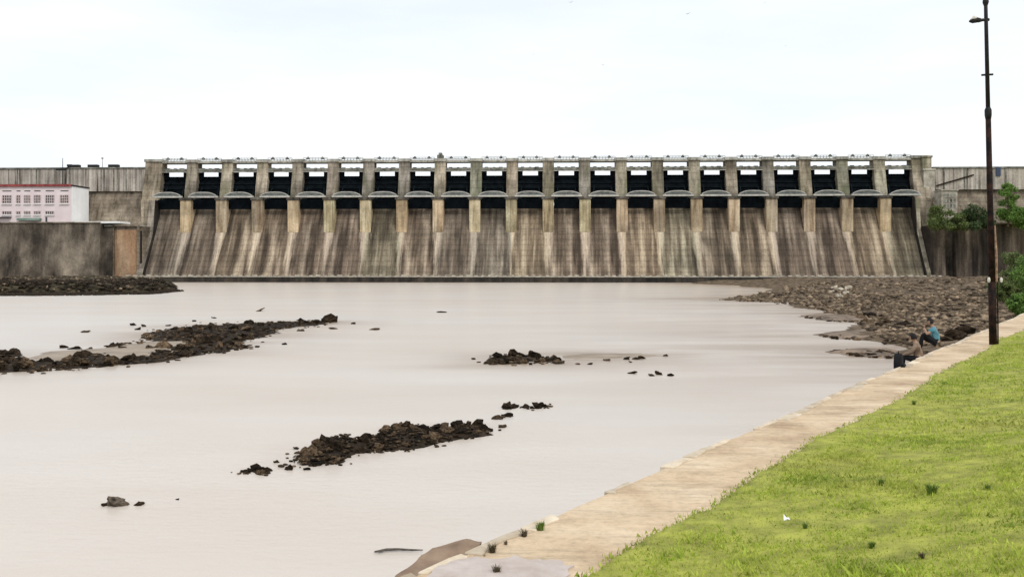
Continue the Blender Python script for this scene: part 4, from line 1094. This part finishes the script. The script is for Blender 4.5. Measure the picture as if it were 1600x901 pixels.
def head_bm(bm, c, tilt):
    n0 = len(bm.verts)
    bmesh.ops.create_uvsphere(bm, u_segments=20, v_segments=14, radius=1.0)
    bm.verts.ensure_lookup_table()
    for v in bm.verts[n0:]:
        x, y, z = v.co
        jaw = 1 - .28 * max(0, -z) ** 1.2
        xx, yy, zz = x * .098 * jaw, y * .077 * jaw, z * .118
        if x > .75 and abs(y) < .28 and -.35 < z < .15: xx += .022 * (1 - abs(y) / .28)
        if x > .7 and abs(z - .12) < .13 and .2 < abs(y) < .6: xx -= .008
        if abs(y) > .92 and abs(z) < .3: yy *= 1.16
        v.co = tilt @ Vector((xx, yy, zz)) + c
def hand_chains(w, d, side):
    d = d.normalized(); s = Vector((0, 0, 1)).cross(d).normalized(); out = []
    palm = w + d * .07
    out.append([(*w, .026), (*palm, .034)])
    for i, f in enumerate((-.03, -.01, .01, .03)):
        b0 = palm + s * f; l = (.032, .038, .036, .028)[i]; dn = Vector((0, 0, -.012))
        out.append([(*(b0), .0095), (*(b0 + d * l), .0088), (*(b0 + d * l * 1.8 + dn), .0075)])
    tb = w + d * .025 + s * (.03 * side)
    out.append([(*tb, .011), (*(tb + s * .025 * side + d * .02), .0095), (*(tb + s * .032 * side + d * .045), .008)])
    return out
def person(loc, rz, J, shirt, pants, label, sleeve):
    root = empty('person', loc, rz); tag(root, label, 'person')
    pel, che, nek, hed = [Vector(J[k]) for k in ('pelvis', 'chest', 'neck', 'head')]
    chains = [[(*pel, .13), (*((pel + che) / 2), .12), (*che, .145), (*nek, .055), (*(nek + (hed - nek) * .55), .05)]]
    hands = []
    shirt_ch = [[(*pel, .15), (*((pel + che) / 2), .142), (*che, .163), (*(nek - (nek - che) * .22), .085)]]
    pants_ch = [[(*pel, .152), (*(pel + Vector((.06, 0, .0))), .145)]]
    for sgn, sd_ in ((1, 'L'), (-1, 'R')):
        sh_, el, wr, kn, an = [Vector(J[k + sd_]) for k in ('sho', 'elb', 'wri', 'kne', 'ank')]
        chains.append([(*che, .145), (*sh_, .062), (*((sh_ + el) / 2), .048), (*el, .041), (*((el + wr) / 2), .037), (*wr, .027)])
        hip = pel + Vector((.04, .09 * sgn, -.01))
        chains.append([(*pel, .13), (*hip, .09), (*((hip + kn) / 2), .078), (*kn, .06), (*((kn + an) / 2), .054), (*an, .038), (*(an + Vector((.1, 0, -.05))), .036), (*(an + Vector((.2, 0, -.055))), .025)])
        hands.append(hand_chains(wr, Vector(J['hand' + sd_]), -sgn))
        e2 = el if sleeve == 'long' else (sh_ + el) / 2 + (el - sh_) * .12
        cs = [(*che, .163), (*sh_, .08), (*((sh_ + e2) / 2), .068), (*e2, .06)]
        if sleeve == 'long': cs += [(*((el + wr) / 2), .052), (*(el + (wr - el) * .9), .042)]
        shirt_ch.append(cs)
        pants_ch.append([(*pel, .152), (*hip, .108), (*((hip + kn) / 2), .094), (*kn, .075), (*((kn + an) / 2), .068), (*(an + (kn - an) * .12), .062)])
        link('shoe', MB().prism([(-.09, -.05), (.09, -.05), (.19, -.02), (.19, .02), (.05, .06), (-.09, .06)], -.045, .045).mesh('shoe', blackc, .015), root, an + Vector((.06, 0, -.04)), R(-90) * 0)
        root.children[-1].rotation_euler = (0, 0, 0); root.children[-1].data.transform(Matrix.Rotation(R(-90), 4, 'Z')); root.children[-1].data.transform(Matrix.Scale(-1, 4, (0, 1, 0)))
    body = skin_mesh(chains)
    bm = bmesh.new(); bm.from_mesh(body)
    for h in hands:
        for ch in h:
            m2 = skin_mesh([ch], 1); bm.from_mesh(m2)
    tilt = Matrix.Rotation(J.get('turn', 0), 3, 'Z') @ Matrix.Rotation(J.get('nod', 0), 3, 'Y')
    head_bm(bm, hed, tilt)
    bm.to_mesh(body); bm.free(); body.materials.clear(); body.materials.append(skin)
    for p_ in body.polygons: p_.use_smooth = True
    link('body', body, root)
    for nm, ch, mt in (('shirt', shirt_ch, shirt), ('trousers', pants_ch, pants)):
        me = skin_mesh(ch); me.materials.clear(); me.materials.append(mt); link(nm, me, root)
    hb = bmesh.new(); bmesh.ops.create_uvsphere(hb, u_segments=20, v_segments=14, radius=1.0)
    for v in list(hb.verts):
        if v.co.z < -.45 or (v.co.x > .35 and v.co.z < .38): hb.verts.remove(v)
    for v in hb.verts:
        k = 1.12 + .08 * mnoise.noise(v.co * 3)
        v.co = tilt @ Vector((v.co.x * .1 * k, v.co.y * .08 * k, v.co.z * .12 * k + .006)) + hed
    me = bpy.data.meshes.new('hair'); hb.to_mesh(me); hb.free(); me.materials.append(hairm)
    ho = link('hair', me, root); so = ho.modifiers.new('t', 'SOLIDIFY'); so.thickness = .018
    for sgn in (1, -1):
        e_ = MB().tube([(.0, 0, 0), (.012, 0, 0)], [.012, .006], 8).mesh('eye', blackc)
        link('eye', e_, root, hed + tilt @ Vector((.083, .03 * sgn, .012)))
    link('mouth', MB().box(0, .008, -.022, .022, -.004, .004).mesh('mouth', mottled('lips', (.22, .09, .08), (.26, .11, .1), 5, .6, 0)), root, hed + tilt @ Vector((.086, 0, -.055)))
    return root
face_rz = math.atan2(-BN.y, -BN.x)
w1 = P(1463, 541, BZ)
J1 = dict(pelvis=(0, 0, .15), chest=(.06, 0, .50), neck=(.12, 0, .66), head=(.19, 0, .79), shoL=(.07, .18, .58), shoR=(.07, -.18, .58), elbL=(.30, .22, .40), elbR=(.30, -.20, .36),
          wriL=(.38, .10, .62), wriR=(.46, -.02, .26), kneL=(.40, .15, .42), kneR=(.42, -.09, .28), ankL=(.52, .13, -.02), ankR=(.50, -.1, -.16), handL=(-.02, .02, .09), handR=(.08, .03, -.02), turn=.35, nod=.2)
person((w1.x, w1.y, BZ), face_rz + .25, J1, blue, blackc, 'person in blue shirt and black trousers seated on path rim, hand raised to head', 'short')
w2 = P(1436, 557, BZ)
J2 = dict(pelvis=(0, 0, .13), chest=(.05, 0, .46), neck=(.10, 0, .62), head=(.16, 0, .75), shoL=(.06, .17, .54), shoR=(.06, -.17, .54), elbL=(.22, .22, .32), elbR=(.2, -.23, .30),
          wriL=(.42, .12, .26), wriR=(.42, -.1, .24), kneL=(.42, .12, .18), kneR=(.42, -.12, .16), ankL=(.48, .12, -.26), ankR=(.50, -.12, -.27), handL=(.08, -.03, -.03), handR=(.08, .03, -.03), turn=-.3, nod=.25)
person((w2.x, w2.y, BZ - .2), face_rz + .1, J2, tan, blackc, 'person in a tan shirt and black trousers seated lower on the path rim', 'long')
bg = empty('backpack', P(1409, 573, BZ)); tag(bg, 'black backpack on the path rim beside the person in the tan shirt', 'bag')
bg.rotation_euler = (0, 0, face_rz)
MB().prism([(-.15, -.12), (.15, -.12), (.16, .1), (.11, .3), (0, .36), (-.11, .3), (-.16, .1)], -.02, .18).build('bag_body', blackc, bg, bevel=.03)
MB().prism([(-.11, -.1), (.11, -.1), (.11, .08), (-.11, .08)], -.09, -.02).build('front_pocket', blackc, bg, bevel=.02)
MB().tube([(.08, -.05, .35), (.08, 0, .41), (.08, .05, .35)], .012, 6).build('handle', blackc, bg)

# dark boulders just over the rim right of the people
for x, y, r in ((1493, 522, .45), (1508, 516, .4)):
    w = P(x, y, BZ - .35); put_rock(rock_hi[5], w.x, w.y, w.z, r, 'black rock against the path rim right of the blue shirt', 'black rocks against the path rim', .7)

# ------------------------------------------------------------------ birds
def bird(px, py, s, Y, label):
    V = [(-.5, 0, .12), (-.25, .08, .10), (0, .1, 0), (.25, .08, .10), (.5, 0, .12), (-.25, -.08, .08), (0, -.1, -.02), (.25, -.08, .08), (0, .26, .02), (0, -.34, 0), (0, 0, -.08), (0, 0, .06)]
    q = [(0, 5, 1), (1, 5, 6, 2), (2, 6, 7, 3), (3, 7, 4), (8, 2, 10), (8, 10, 2), (2, 11, 8), (9, 10, 6), (6, 11, 9), (10, 2, 6), (11, 6, 2)]
    o = MB().add(V, q).build('bird', M['bird'], None, at(px, py, Y), random.uniform(-.6, .6)); o.scale = (s,) * 3; o.rotation_euler.x = random.uniform(-.5, .5); o.rotation_euler.y = random.uniform(-.4, .4)
    return tag(o, label, 'bird')
for px, py, s, lab in ((892, 4, .8, 'small grey bird at the top edge of the sky near the middle'), (1075, 22, .8, 'small grey bird high in the sky right of the middle'), (1195, 5, .9, 'small grey bird at the top edge of the sky toward the right'), (833, 85, .55, 'small grey bird in mid sky above the spillway, left of its neighbour'),
                       (942, 102, .55, 'small grey bird lowest in the sky above the spillway'), (1228, 72, .5, 'faint grey bird in the sky at right'), (368, 50, .5, 'faint grey bird alone in the left of the sky')):
    bird(px, py, s, 150.0, lab)
